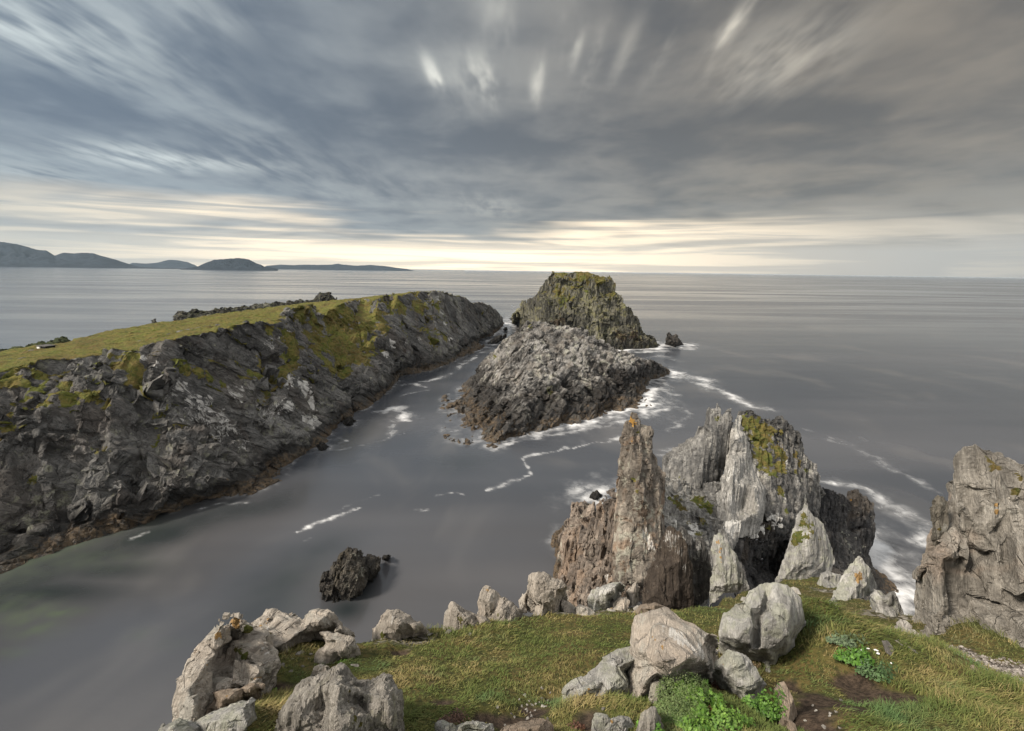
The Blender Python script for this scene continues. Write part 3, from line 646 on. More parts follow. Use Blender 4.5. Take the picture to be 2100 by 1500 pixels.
bm = bmesh.new(); box(bm, -2.35, 2.6, -1.75, 1.75, 1.86, 2.08); bm_obj('roof', bm, m_roof, hut, .03)
bm = bmesh.new(); box(bm, -0.70, 0.0, -1.06, -1.003, -.5, 1.7); bm_obj('door', bm, m_void, hut)
bm = bmesh.new(); box(bm, .3, 2.2, -1.45, 1.45, 1.252, 1.855); bm_obj('window', bm, m_void, hut)
# ---------------------------------------------------------------- near crags (about 40-60 m out)
CR = frame((0.10, 0.12, 1), (0.95, -0.25, -0.05))
CCell = (4.2, 2.0, 0.95)
m_crag = rock_mat('crag_rock', (0.085, 0.084, 0.083), (0.50, 0.485, 0.45), CR, CCell, wet=3.0, band=2.0, lichen=0.25, px=0.07, bump=1.1, lichcol=(0.46, 0.45, 0.40), brown=(0.042, 0.041, 0.043))
m_pin = rock_mat('pinnacle_rock', (0.085, 0.072, 0.060), (0.36, 0.32, 0.27), CR, (2.0, 1.4, .9), lichen=0.2, px=0.06, warm=(0.25, 0.15, 0.085), bump=1.1, strk=.4)
m_flank = rock_mat('flank_rock', (0.085, 0.072, 0.062), (0.42, 0.35, 0.29), CR, CCell, wet=2.6, band=2.2, lichen=0.15, px=0.07, warm=(0.33, 0.235, 0.165), bump=1.1)
def crag(name, outs, label, mat, vs=.085, T=9, sh=.75, zf=.55, cell=CCell, amp=.5, cat='rock crag', **kw):
    return build_rock(name, [solid(pts(o), pts(i), island_back(tt, s_, z_)) for o, i, tt, s_, z_ in outs], vs, mat, CR, cell, amp, label=label, cat=cat, **kw)
crag('pinnacle', [([(1302,844,38),(1308,860,37.9),(1315,872,37.8),(1328,875,37.8),(1336,887,37.7),(1337,903,37.6),(1345,928,37.4),(1352,950,37.2),(1357,967,37),(1360,995,36.8),(1362,1037,36.5),(1366,1075,36),(1372,1110,35.5),(1374,1170,34.5),(1372,1230,33),(1260,1235,33),(1252,1170,34),(1255,1100,35.3),(1258,1040,36.2),(1262,1003,36.6),(1266,985,36.8),(1272,953,37),(1274,928,37.2),(1275,903,37.4),(1278,886,37.6),(1283,876,37.7),(1290,852,37.9)],
   [(1300,870,37.1),(1296,905,36.4),(1310,950,35.9),(1290,960,36.0),(1330,940,36.6),(1312,1000,35.3),(1340,1000,36.0),(1282,1010,35.9),(1305,1060,34.2),(1345,1070,34.9),(1290,1110,33.4),(1335,1130,33.4),(1290,1180,32.5),(1340,1185,32.4)], 4.5, .6, .9)],
   'tallest thin pinnacle of brown rock with an ochre lichen tip, beyond the grassy edge', m_pin, vs=.07, cell=(2.6, 1.6, 1.2), blk=(.16, .5, .6), amp=.26, cat='rock pinnacle', seed=5, rib=.12, crack=.7, levels=3, orange=[(1299,852,12),(1293,864,10),(1287,905,4,.7),(1275,1020,4,.6)], brown=[(1330,1040,26,.7),(1310,1080,20,.5),(1345,1000,16,.5)], grass=[(1290,987,7,.9),(1303,1000,5,.8),(1318,882,4)], pale=[(1330,1090,16,.6),(1300,1100,14,.5),(1340,1110,14,.6)], tilt=1.3)
crag('crag', [([(1232,1029,52),(1246,1012,48),(1264,998,44),(1285,1010,41),(1290,1100,37),(1300,1180,33),(1290,1225,32),(1207,1238,38),(1165,1234,46),(1140,1200,54),(1134,1170,'w'),(1136,1150,'w'),(1133,1128,'w'),(1130,1098,'w'),(1147,1086,'w'),(1160,1070,66),(1165,1058,66.5),(1176,1040,66),(1190,1036,65),(1205,1037,63),(1220,1036,58)],
   [(1240,1080,48.5),(1205,1070,56),(1180,1090,58),(1160,1120,58.5),(1210,1130,49.5),(1250,1140,44),(1165,1170,53.5),(1200,1190,45.5),(1245,1200,37.8),(1270,1160,37.5),(1150,1100,63),(1265,1060,43.5)], 10, .8, .3)],
   'orange tinted stepped rock flank falling to the sea below the tall pinnacle', m_flank, seed=9, f0=1.8, tilt=.9, pale=[(1260,1150,20,.6),(1240,1180,18,.5),(1225,1100,16,.4)], grass=[(1290,1190,10,.6)], brown=[(1215,1060,24,.5),(1180,1140,22,.5),(1150,1090,30,.4)])
crag('crag', [([(1357,962,49),(1359,935,50.5),(1382,922,51),(1400,911,51),(1417,900,51),(1430,886,51),(1436,876,50.5),(1444,872,50),(1446,860,50),(1449,852,50),(1452,842,50),(1456,838,50),(1458,846,50),(1463,836,50),(1468,833,50),(1473,826,50),(1475,838,50),(1478,846,49.8),(1483,851,49.7),(1489,842,49.5),(1491,838,49.5),(1496,841,49.5),(1500,848,49.5),(1503,856,49.5),(1502,880,49.5),(1494,925,49),(1482,965,48.5),(1472,1005,48),(1450,1040,47),(1420,1045,46.5),(1395,1030,46.5),(1370,1010,47.5)],
   [(1440,900,48.6),(1420,940,47.6),(1390,960,47.6),(1400,1000,46.2),(1440,960,46.8),(1425,1010,45.8),(1460,900,48),(1480,900,48.6),(1460,980,47),(1470,870,49.2),(1493,870,48.9),(1450,870,49.2)], 5, .7, .8),
   ([(1441,884,50),(1445,866,50),(1450,850,50),(1455,836,50),(1459,846,50),(1460,866,50),(1458,884,50)], [(1452,862,49.5)], .8, .8, 1.), ([(1460,880,50),(1462,858,50),(1467,838,50),(1473,824,50),(1476,838,50),(1479,858,50),(1482,880,50)], [(1471,856,49.4)], .8, .8, 1.), ([(1482,884,49.5),(1485,862,49.5),(1490,842,49.5),(1496,838,49.5),(1503,850,49.5),(1504,884,49.5)], [(1494,860,48.9)], .9, .8, 1.)],
   'grey ribbed crag crowned by a cluster of dark finger like spikes', m_crag, seed=14, amp=.24, rib=.5, f0=1.4, tilt=1.0, levels=2, blk=(.06, .3, .8), bcell=(8, 2.2, .6), grass=[(1468,850,8,.8),(1383,985,12,.9),(1390,1000,10,.8),(1400,1020,12,.9)])
LR = frame((0.20, 0.10, 1), (0.93, -0.36, -0.15))
m_slabc = rock_mat('pale_crag_rock', (0.14, 0.138, 0.132), (0.58, 0.56, 0.52), LR, (8, 1.6, .5), lichen=0.3, px=0.06, bump=1.0, strk=.9, lichcol=(0.46, 0.45, 0.38))
m_blk = rock_mat('dark_crag_rock', (0.022, 0.022, 0.024), (0.15, 0.145, 0.14), CR, (5, 1.6, .8), wet=3.0, band=1.5, lichen=0.08, px=0.07, bump=1.2, warm=(0.10, 0.08, 0.06))
m_shl = rock_mat('shoulder_rock', (0.05, 0.05, 0.05), (0.36, 0.345, 0.32), CR, (3.4, 1.4, .8), lichen=0.3, px=0.06, bump=1.2, lichcol=(0.46, 0.45, 0.38))
CB = (.10, .45, .9)
crag('crag', [([(1503,873,49.5),(1507,858,50),(1515,848,50),(1521,852,50),(1524,870,50),(1530,890,50),(1536,905,49.8),(1542,925,49.4),(1548,945,49),(1553,965,48.2),(1562,985,47.4),(1570,1000,46.8),(1573,1020,46),(1568,1050,44.8),(1560,1078,43.8),(1552,1096,43),(1530,1098,42),(1514,1100,41.2),(1500,1135,39.6),(1480,1145,39),(1470,1087,41),(1468,1050,42.5),(1470,1020,43.8),(1476,995,45),(1485,965,46.5),(1493,927,48)],
   [(1514,900,47.4),(1507,950,45.4),(1499,1000,43.4),(1493,1050,42),(1530,960,46.6),(1533,990,44.6),(1548,1000,43.8),(1552,1050,42.4),(1525,1040,44.2),(1512,1070,41.2),(1485,1085,40.8),(1529,930,48),(1490,1120,39)], 4, .8, .9)],
   'pale white streaked leaning rock blade in the middle of the big crag', m_slabc, vs=.075, seed=21, amp=.22, levels=2, rib=.5, tilt=.8, crack=.4, blk=(.06, .2, .7), bcell=(8, 2.0, .5), pale=[(1502,960,26,.55),(1512,905,18,.55),(1492,1010,22,.55),(1500,1075,20,.7),(1518,1088,16,.7)])
crag('crag', [([(1508,880,51),(1513,862,51),(1520,848,51),(1531,844,51),(1541,845,51),(1553,851,51),(1565,857,51.3),(1583,859,51.6),(1592,853,52),(1602,850,52),(1612,856,52),(1622,863,52),(1624,876,52),(1640,887,52),(1645,905,52),(1648,924,52),(1655,940,52),(1672,948,52),(1677,965,52),(1681,985,52.5),(1686,1010,52.5),(1672,1060,50),(1650,1096,48),(1605,1090,46),(1572,1070,45),(1552,1010,47),(1536,960,48.6),(1520,910,50)],
   [(1530,880,49.8),(1560,900,49.8),(1600,890,50.8),(1550,940,48.6),(1590,940,49.2),(1620,930,50.2),(1640,960,50.2),(1575,990,46.8),(1610,990,48),(1640,1010,48.6),(1590,1040,46),(1630,1060,46.8),(1660,1000,50),(1605,1065,45.6),(1620,900,51),(1650,1050,48.4)], 9, .8, .7)],
   'blocky dark shoulder of the big crag draped with moss and small plants', m_shl, vs=.085, seed=23, amp=.4, levels=3, rib=.3, tilt=1.2, crack=.7, blk=(.25, .5, .8), bcell=(2.6, 1.3, .7),
   grass=[(1540,852,20,1),(1560,868,24,1),(1552,888,24,1),(1585,880,20,.9),(1570,905,26,1),(1595,915,20,.9),(1580,935,24,.95),(1555,920,18,.95),(1600,950,18,.85),(1610,1005,14,.95),(1640,930,10,.85),(1650,945,10,.85),(1612,880,10,.8),(1615,1040,8,.8),(1598,965,10,.8),(1530,866,14,.9),(1612,930,14,.8),(1578,960,12,.8),(1560,950,10,.7),(1635,960,9,.7),(1660,960,8,.7)],
   pale=[(1615,940,14,.55),(1612,1012,10,.6),(1600,1060,16,.7),(1585,1065,12,.7),(1640,985,10,.5),(1560,975,10,.5)])
crag('crag', [([(1545,1092,43.2),(1560,1078,44.4),(1600,1050,47),(1640,1000,51.5),(1668,985,53),(1680,990,53),(1696,1004,54),(1727,1017,57),(1740,1022,59),(1744,1010,61),(1752,1004,62),(1765,1012,62.5),(1776,1022,62.5),(1786,1033,62.5),(1791,1052,62),(1794,1084,61.5),(1790,1108,61),(1778,1137,60),(1784,1152,59.5),(1807,1177,59),(1826,1192,58.5),(1846,1207,'w'),(1850,1222,'w'),(1800,1250,50),(1700,1260,40),(1600,1260,36),(1530,1245,35),(1495,1200,37),(1480,1150,39.5),(1500,1110,41),(1520,1100,42)],
   [(1555,1100,43.8),(1590,1080,45.4),(1600,1072,46.2),(1625,1090,46.6),(1560,1125,49),(1592,1120,51),(1545,1160,47.5),(1590,1180,49),(1530,1200,38.5),(1510,1140,40),(1630,1060,47.5),(1670,1050,50.4),(1690,1090,50.8),(1660,1120,47.8),(1640,1180,43),(1720,1150,51.4),(1720,1070,55),(1745,1100,57),(1735,1050,58.4),(1760,1050,58.6),(1780,1080,59.6),(1760,1130,57.5),(1760,1180,53.4),(1800,1200,54.8),(1740,1085,59.4)], 11, .8, .6)],
   'black wet lower flank of the big crag with a deep hollow and a seaward knob', m_blk, vs=.09, seed=25, amp=.45, levels=3, rib=.45, tilt=1.2, crack=.6, blk=(.15, .5, .85), bcell=(4, 1.7, .8), f0=1.3,
   pale=[(1555,1090,14,.85),(1535,1096,12,.8),(1575,1080,12,.85),(1592,1072,10,.9),(1606,1075,8,.8),(1575,1100,6,.5)], grass=[(1580,1082,8,.8)], orange=[(1750,1018,6,.6),(1740,1030,5,.5)])
crag('crag', [([(1355,985,44),(1370,975,44.5),(1400,985,45),(1430,1000,45.5),(1475,985,45.5),(1480,1040,43),(1480,1100,40),(1470,1180,36),(1400,1200,33),(1350,1180,33.5),(1350,1080,38)], [(1400,1030,43.4),(1430,1060,41.6),(1390,1080,40),(1440,1110,38.8),(1400,1140,36.8),(1450,1040,43)], 5, .8, .7)],
   'rubble strewn green gully between the tall pinnacle and the largest crag', m_crag, seed=27, amp=.3, cell=(1.4, 1.0, .5), cat='rock gully', grass=[(1400,1030,24,.8),(1430,1020,18,.8),(1445,1035,16,.8),(1440,1060,16,.6),(1410,1060,16,.5),(1385,1020,12),(1440,1090,18,.5)], pale=[(1410,1090,22,.9),(1425,1075,20,.8),(1395,1075,12,.8)])
m_wall = m_crag
# ---------------------------------------------------------------- the grassy ledge we stand on
EDGE = [(140,1640),(300,1530),(395,1500),(430,1452),(500,1395),(545,1345),(600,1322),(650,1312),(735,1332),(800,1303),(880,1287),(960,1282),(1050,1270),(1130,1257),(1200,1250),(1300,1247),(1400,1248),(1455,1238),(1540,1210),(1620,1190),(1690,1182),(1735,1205),(1800,1240),(1862,1262),(1890,1290),(1960,1274),(2110,1275),(2400,1300)]
EP = [onG(*p)[:2] for p in EDGE] + [np.array([16, -4.]), np.array([-6, -4.])]
EP = np.array(EP)
def edge_dist(P):
    """signed distance to the ledge outline, positive outside"""
    d = np.full(len(P), 1e9); ins = np.zeros(len(P), bool)
    n = len(EP)
    for i in range(n):
        a, b = EP[i], EP[(i + 1) % n]; ab = b - a
        tt = np.clip(((P - a) @ ab) / (ab @ ab), 0, 1)
        d = np.minimum(d, np.linalg.norm(P - (a + tt[:, None] * ab), axis=1))
        c = ((a[1] > P[:, 1]) != (b[1] > P[:, 1])) & (P[:, 0] < (b[0] - a[0]) * (P[:, 1] - a[1]) / (b[1] - a[1] + 1e-12) + a[0])
        ins ^= c
    return np.where(ins, -d, d)
HUMPS = [(1690,1350,.85,.50),(1640,1325,.5,.42),(1860,1360,.8,.22),(1980,1300,.7,.30),(1420,1450,.42,.20),(1960,1480,.7,.16),(1700,1470,.35,.12),(1250,1470,.35,.16),(520,1480,.4,.10),(1000,1300,.8,.10),(700,1480,.3,.1),(2060,1440,.6,.14)]
HW = [(onG(a, b)[:2], r, h) for a, b, r, h in HUMPS]
DULL = [(1560,1235,.8),(1640,1225,1.3),(1700,1250,1.4),(1760,1270,1.2),(1820,1290,1.0),(1600,1280,.7),(1700,1215,1.2)]
DIRT = [(1720,1262,.22),(1765,1288,.25),(1660,1240,.2),(1810,1310,.3),(900,1440,.14),(1000,1470,.14),(820,1335,.15),(1130,1420,.12),(690,1330,.15),(1700,1440,.42),(1660,1470,.30),(1790,1430,.40),(1830,1440,.30),(1620,1400,.16),(1640,1440,.2),(1740,1400,.25),(1600,1470,.2),(1690,1490,.2),(1060,1475,.25),(1090,1440,.2),(1215,1490,.2),(560,1405,.2)]
PATH = [(1990,1345,.35),(2030,1350,.40),(2080,1360,.45),(2060,1385,.35),(2100,1390,.4),(1960,1330,.25),(2020,1375,.3),(2140,1400,.5),(2170,1380,.5),(1850,1310,.35),(1810,1300,.3)]
SCREE = [(830,1308,.5),(1180,1248,.8),(1260,1245,.7),(1140,1255,.5),(930,1280,.3),(1750,1225,.5),(1820,1262,.6),(1700,1210,.5)]
def ledge_z(x, y):
    P = np.stack([x, y], 1)
    z = GZ - GS * y
    P3 = np.stack([x, y, np.zeros_like(x)], 1)
    near = sstep(1.5, 4, y)
    z = z + near * (0.10 * fbm(P3 / 2.2 + 2, 3) + 0.035 * fbm(P3 / 0.55 + 6, 3))
    for c, r, h in HW:
        z = z + h * np.exp(-(((P - c) ** 2).sum(1) / r ** 2) ** 1.3)
    for L, dep in ((DIRT, .10), (PATH, .07)):
        for a, b, r in L:
            c = onG(a, b)[:2]; z = z - dep * np.exp(-((P - c) ** 2).sum(1) / r ** 2)
    d = edge_dist(P)
    dd = d + 0.25 * fbm(P3 / 0.9 + 11, 3)
    z = z - np.where(dd > 0, 1.25 * dd + 0.5 * np.minimum(dd, 1.0), 0)
    z = np.where(y < 1.2, np.minimum(z, 37.6 + 0 * z), z)
    return np.maximum(z, -3), d
def field(P, L):
    f = np.zeros(len(P))
    for a, b, r in L:
        c = onG(a, b)[:2]; f = np.maximum(f, np.exp(-((P - c) ** 2).sum(1) / r ** 2))
    return f
def build_ledge():
    ys = np.concatenate([np.arange(-2, 2.5, .12), np.arange(2.5, 9, .030), np.arange(9, 18, .055), np.arange(18, 45, .3)])
    xs = np.concatenate([np.arange(-14, -5, .25), np.arange(-5, 9, .032), np.arange(9, 22, .14)])
    A, B = np.meshgrid(xs, ys, indexing='ij')
    x, y = A.ravel(), B.ravel()
    z, d = ledge_z(x, y)
    V = np.stack([x, y, z], 1); P = V[:, :2]
    P3 = np.stack([x, y, 0 * x], 1)
    nz = fbm(P3 / .35 + 1, 4) * .35
    dirt = np.clip(sstep(.3, .7, field(P, DIRT) + nz), 0, 1); path = sstep(.3, .65, field(P, PATH) + nz); scree = sstep(.35, .7, field(P, SCREE) + nz)
    rockm = sstep(0.05, 0.6, d + .3 * nz)
    Q = grid_faces(len(xs), len(ys))
    m, t, b = new_mat('ledge_soil', 0.95, 0.15)
    geo = t.node('ShaderNodeNewGeometry'); Pn = geo.outputs['Position']
    n1 = t.noise(Pn, 1.3, 4, 0.6); n2 = t.noise(Pn, 14, 4, 0.65); n3 = t.noise(Pn, 60, 3, 0.7)
    g = t.mix(t.ramp(n1, 0.4, 0.6), (0.075, 0.085, 0.022), (0.13, 0.10, 0.038))
    g = t.mix(t.ramp(n2, 0.6, 0.35), g, (0.045, 0.05, 0.018))
    so_ = t.mix(t.ramp(n2, 0.35, 0.65), (0.032, 0.024, 0.018), (0.085, 0.062, 0.045))
    col = t.mix(t.attr('dirt'), g, so_)
    vr = t.node('ShaderNodeTexVoronoi', {'Vector': Pn, 'Scale': 34.0, 'Randomness': 1.0})
    gv = t.mix(t.node('ShaderNodeSeparateColor', {0: vr.outputs['Color']}).outputs[0], (0.07, 0.06, 0.052), (0.26, 0.235, 0.21))
    gv = t.mix(t.ramp(vr.outputs['Distance'], 0.3, 0.75), gv, (0.045, 0.036, 0.03))
    col = t.mix(t.attr('path'), col, gv)
    vr2 = t.node('ShaderNodeTexVoronoi', {'Vector': Pn, 'Scale': 11.0, 'Randomness': 1.0})
    gs = t.mix(t.node('ShaderNodeSeparateColor', {0: vr2.outputs['Color']}).outputs[0], (0.20, 0.18, 0.155), (0.45, 0.42, 0.38))
    gs = t.mix(t.ramp(vr2.outputs['Distance'], 0.35, 0.7), gs, (0.06, 0.055, 0.03))
    col = t.mix(t.m('MULTIPLY', t.attr('scree'), 0.85), col, gs)
    rk = t.mix(t.ramp(n2, 0.35, 0.65), (0.07, 0.065, 0.06), (0.27, 0.25, 0.22))
    col = t.mix(t.attr('rockm'), col, rk)
    t.l.new(col, b.inputs['Base Color'])
    bp = t.node('ShaderNodeBump', {'Height': t.m('ADD', n2, t.m('MULTIPLY', n3, .4)), 'Distance': 0.05, 'Strength': 0.8}); t.l.new(bp.outputs[0], b.inputs['Normal'])
    o = link_mesh('ground', V, Q, m, origin=(0, 0, 30), smooth=True, attrs=dict(dirt=dirt, path=path, scree=scree, rockm=rockm))
    tag(o, kind='structure')
build_ledge()
def gz(px, py):
    p = onG(px, py)
    for _ in range(12):
        z, d = ledge_z(np.array([p[0]]), np.array([p[1]]))
        r = ray(px, py); p2 = EYE + r * ((z[0] - H) / r[2]); p = p * .5 + p2 * .5
    return p

# ---------------------------------------------------------------- rocks on the ledge
FR = frame((0.25, 0.2, 0.95), (0.9, -0.35, 0.1))
FT = frame((-0.75, 0.15, -0.6), (0.3, -0.5, 0.8))
mk = lambda nm, a, b, R=FR, cell=(.9, .5, .22), **k: rock_mat(nm, a, b, R, cell, **{**dict(px=.022, lichen=.3, bump=1.9, strk=.6, lichcol=(.50, .49, .44)), **k})
m_pale = mk('pale_rock', (0.34, 0.305, 0.262), (0.70, 0.635, 0.555), warm=(0.58, 0.49, 0.405))
m_grey = mk('grey_rock', (0.26, 0.255, 0.24), (0.66, 0.645, 0.61), lichen=.5, lichcol=(.44, .45, .35))
m_foli = mk('foliated_rock', (0.18, 0.168, 0.148), (0.62, 0.58, 0.52), cell=(1.2, .3, .12), lichen=.4, lichcol=(.46, .44, .33), strk=1.0)
m_brown = mk('brown_rock', (0.050, 0.040, 0.033), (0.15, 0.12, 0.095), lichen=.12)
m_slab = mk('slab_rock', (0.32, 0.28, 0.23), (0.64, 0.57, 0.48), R=FT, strk=.7, lichen=.15)
m_dark = mk('dark_rock', (0.05, 0.05, 0.05), (0.22, 0.21, 0.20), cell=(1.2, .3, .12), strk=.9)
m_tan = mk('tan_stone', (0.24, 0.185, 0.14), (0.46, 0.38, 0.30), lichen=.05)
def fpart(out, base, inn=None, T=.9, lean=.30, bulge=.32, Y=None, sh=.7, zf=None):
    if not Y:
        cx, cy = np.mean([p[0] for p in out]), max(p[1] for p in out)
        gr = lambda p: (cx + (p[0] - cx) * 1.05, cy + (p[1] - cy) * 1.05) + tuple(p[2:])
        out = [gr(p) for p in out]; inn = [gr(p) for p in inn] if inn else inn
    Yb = Y if Y else onG(*base)[1]
    o = []
    xs_ = [p[0] for p in out]; n_ = len(out)
    def span(px):
        ys = []
        for i in range(n_):
            a, b_ = out[i], out[(i + 1) % n_]
            if (a[0] - px) * (b_[0] - px) <= 0 and a[0] != b_[0]:
                ys.append(a[1] + (b_[1] - a[1]) * (px - a[0]) / (b_[0] - a[0]))
        return (min(ys), max(ys)) if ys else (0, 0)
    for p in out:
        Yl = Yb + lean * (base[1] - p[1]) / F * Yb + (p[2] if len(p) > 2 else 0)
        t0, t1 = span(min(max(p[0], min(xs_) + 1), max(xs_) - 1))
        if not Y and p[1] > t1 - 3 and p[1] > 1180:       # foot of the rock: rests in the turf
            g = onG(p[0], p[1] + 6)
            w = g if abs(g[1] - Yl) < 2.5 else atY(p[0], p[1], Yl)
            w = w - np.array([0, 0, .07])
        else: w = atY(p[0], p[1], Yl)
        o.append(((p[0], p[1]), w))
    w = (max(p[0] for p in out) - min(p[0] for p in out)) / F * Yb
    i_ = []
    if inn is None:
        c = np.mean([p[:2] for p in out], axis=0)
        inn = [tuple(c) + (-bulge * w,)] + [(c[0] + (p[0] - c[0]) * .55, c[1] + (p[1] - c[1]) * .55, -bulge * w * random.uniform(.55, .95)) for p in out[::2]]
    for p in inn:
        i_.append(((p[0], p[1]), atY(p[0], p[1], Yb + lean * (base[1] - p[1]) / F * Yb + p[2])))
    Td = T * w
    def back(Pn, C):
        dv = C - EYE; dv = dv / np.linalg.norm(dv[:2])
        A = C + dv * Td * .5 + (Pn - C) * .88
        B = C + dv * Td + (Pn - C) * sh * .8
        return [A, B]
    return solid(o, i_, back)
def frock(name, partsL, label, mat=None, vs=.018, R=FR, cell=(.9, .5, .26), amp=.03, cat='boulder', group=None, **kw):
    if cat == 'stone slab': kw.setdefault('blk', None)
    kw.setdefault('tilt', 1.3); kw.setdefault('crack', .35); kw.setdefault('rib', .15); kw.setdefault('levels', 3); kw.setdefault('warp', .08); kw.setdefault('bcell', np.array(cell) * .55); kw.setdefault('blk', (.12, .2, .35))
    return build_rock(name, [fpart(**p) if isinstance(p, dict) else fpart(*p) for p in partsL], vs, mat or m_pale, R, cell, amp, label=label, cat=cat, group=group, shore=False, floor=-3, **kw)
D = dict
frock('boulder', [D(out=[(472,1270,0),(486,1277,.15),(505,1286,.35),(494,1300,.38),(480,1312,.40),(468,1328,.40),(456,1348,.40),(448,1364,.38),(440,1388,.32),(434,1412,.25),(440,1432,.2),(440,1446,.12),(424,1470,0),(400,1492,0),(380,1496,0),(360,1472,0),(364,1437,0),(372,1403,0),(381,1380,0),(390,1359,0),(415,1322,0),(447,1290,0)], base=(420,1485), inn=[(455,1320,.05),(428,1365,.02),(405,1415,-.05),(395,1455,-.12),(440,1340,.12),(412,1380,-.04),(420,1430,.02)], T=1.3, lean=.75),
   D(out=[(500,1284,.5),(518,1290,.3),(548,1304,.2),(556,1336,.1),(564,1369,0),(560,1391,0),(548,1410,0),(520,1414,0),(491,1415,0),(460,1424,0),(436,1436,0),(422,1446,-.05),(418,1424,-.2),(430,1388,-.15),(446,1358,-.05),(462,1330,.15),(482,1304,.35)], base=(500,1430), T=1.3, lean=.9, inn=[(470,1350,-.1),(500,1345,-.2),(530,1340,-.16),(455,1392,-.32),(510,1385,-.30),(540,1375,-.2),(448,1414,-.36),(490,1320,.0),(515,1402,-.34),(478,1400,-.36),(486,1370,-.12),(525,1362,-.3)]),
   D(out=[(508,1300),(519,1280),(533,1266),(550,1254),(558,1254),(568,1256),(595,1264),(622,1275),(632,1264),(642,1254),(660,1256),(677,1260),(689,1279),(706,1292),(721,1303),(717,1315),(690,1310),(664,1308),(640,1312),(612,1318),(604,1328),(598,1338),(580,1342),(562,1340),(545,1330),(526,1314)], base=(600,1332), inn=[(555,1272,-.12),(580,1290,-.2),(580,1320,-.4),(610,1295,-.26),(632,1284,-.24),(650,1278,-.22),(690,1295,-.14),(545,1300,-.4),(555,1322,-.5)], T=1.0, lean=.5)],
   'broad pale jagged outcrop at the left cliff edge, with ochre lichen and white quartz vein', m_pale, cell=(.62, .46, .34), amp=.06, tilt=1.2, crack=.8, vs=.02, blk=(.2, .45, .5), bcell=(.5, .36, .22), orange=[(475,1280,16),(460,1294,14),(488,1288,10),(452,1306,11),(432,1366,5,.8),(540,1264,8),(532,1272,7),(522,1412,4)],
   pale=[(549,1262,4,1),(551,1272,4,1),(551,1282,4,1),(550,1295,4,1),(549,1308,4,1),(549,1320,4,1),(550,1333,4,1),(552,1346,4,1),(555,1360,4,1),(557,1372,4,1)], brown=[(480,1372,8,.6),(500,1392,8,.5)], grass=[(505,1308,18),(496,1326,16),(490,1344,12),(512,1390,6,.8),(556,1290,4,.9)], grooves=[([(447,1362),(470,1372),(500,1380),(545,1395)], .03, .10), ([(495,1340),(505,1365),(500,1395)], .025, .08), ([(520,1315),(530,1350),(525,1400)], .025, .08), ([(460,1395),(500,1402)], .025, .08), ([(545,1318),(552,1360)], .02, .05)], cat='rock outcrop')
frock('boulder', [([(659,1299),(675,1297),(700,1304),(726,1312),(733,1328),(736,1344),(728,1352),(716,1354),(700,1350),(682,1356),(670,1360),(659,1365),(650,1358),(643,1349),(655,1335),(669,1324)], (690,1358))], 'pale split boulder lying on the grass right of the broad outcrop', m_pale, amp=.05, tilt=.9)
frock('boulder', [D(out=[(560,1500),(575,1471),(586,1452),(597,1436),(612,1418),(627,1403),(645,1396),(659,1393),(668,1386),(677,1384),(687,1376),(696,1371),(704,1378),(711,1386),(722,1392),(731,1398),(740,1403),(746,1407),(757,1406),(766,1408),(774,1400),(783,1393),(790,1390),(797,1389),(803,1400),(808,1413),(814,1433),(818,1453),(822,1475),(826,1500),(790,1540),(690,1545),(590,1540)], base=(690,1530), inn=[(640,1430,-.14),(620,1470,-.22),(665,1410,-.12),(670,1460,-.05),(699,1413,-.30),(690,1460,-.36),(715,1470,-.36),(735,1450,-.05),(750,1430,-.12),(760,1480,-.2),(790,1440,-.22),(800,1490,-.2),(700,1390,-.1),(785,1410,-.1),(660,1500,-.2),(700,1510,-.4)], T=.55, lean=.30)],
   'large weathered grey rock of wavy upright folds in the grass, lower left', m_foli, cell=(.8, .22, .13), amp=.05, rib=.9, crack=.5, vs=.014, levels=3, orange=[(790,1450,3,.8)], grass=[(727,1418,5),(722,1440,5,.8),(735,1470,8,.8),(745,1490,8,.8)], brown=[(730,1450,8,.6)])
frock('boulder', [([(635,1400),(640,1388),(647,1375),(660,1368),(674,1364),(678,1372),(676,1384),(660,1394),(648,1404)], (655,1404))], 'small pale rock tucked behind the folded grey rock', m_pale, amp=.04, vs=.016)
frock('boulder', [([(396,1491),(420,1478),(449,1463),(485,1450),(519,1437),(522,1460),(527,1490),(515,1505),(490,1530),(430,1530),(400,1510)], (460,1510))], 'pale wedge shaped boulder with a sharp upper edge at the bottom left', m_grey, amp=.04, vs=.016, brown=[(512,1465,10,.5)])
frock('boulder', [([(310,1515),(330,1492),(350,1480),(367,1473),(380,1480),(402,1496),(400,1530),(330,1540)], (370,1525))], 'rounded grey boulder cut by the lower left edge of the view', m_grey, amp=.04, vs=.016)
frock('boulder', [([(436,1418),(455,1414),(490,1414),(520,1411),(538,1411),(534,1424),(500,1432),(470,1446),(441,1462),(424,1478),(416,1474),(425,1455),(440,1438)], (470,1468))], 'flat low ledge of pinkish rock below the broad outcrop, above the wedge boulder', m_tan, amp=.035, orange=[(464,1420,4)], cat='rock ledge')
frock('boulder', [([(762,1309),(766,1289),(776,1281),(785,1268),(797,1256),(815,1256),(828,1262),(840,1267),(850,1277),(866,1284),(880,1291),(845,1298),(810,1308),(785,1312)], (815,1310))], 'whitish knobbly rock alone on the cliff rim above the cove boulder', m_pale, amp=.05, grass=[(777,1296,8,.8)], pale=[(800,1270,14,.5)])
frock('boulder', [([(913,1282),(918,1258),(927,1240),(945,1250),(973,1263),(995,1270),(1017,1278),(980,1284),(933,1287)], (960,1286))], 'low whitish wedge rock on the rim, left of the cone shaped rock', m_pale, amp=.045, grass=[(935,1270,8,.7)], pale=[(940,1255,12,.5)])
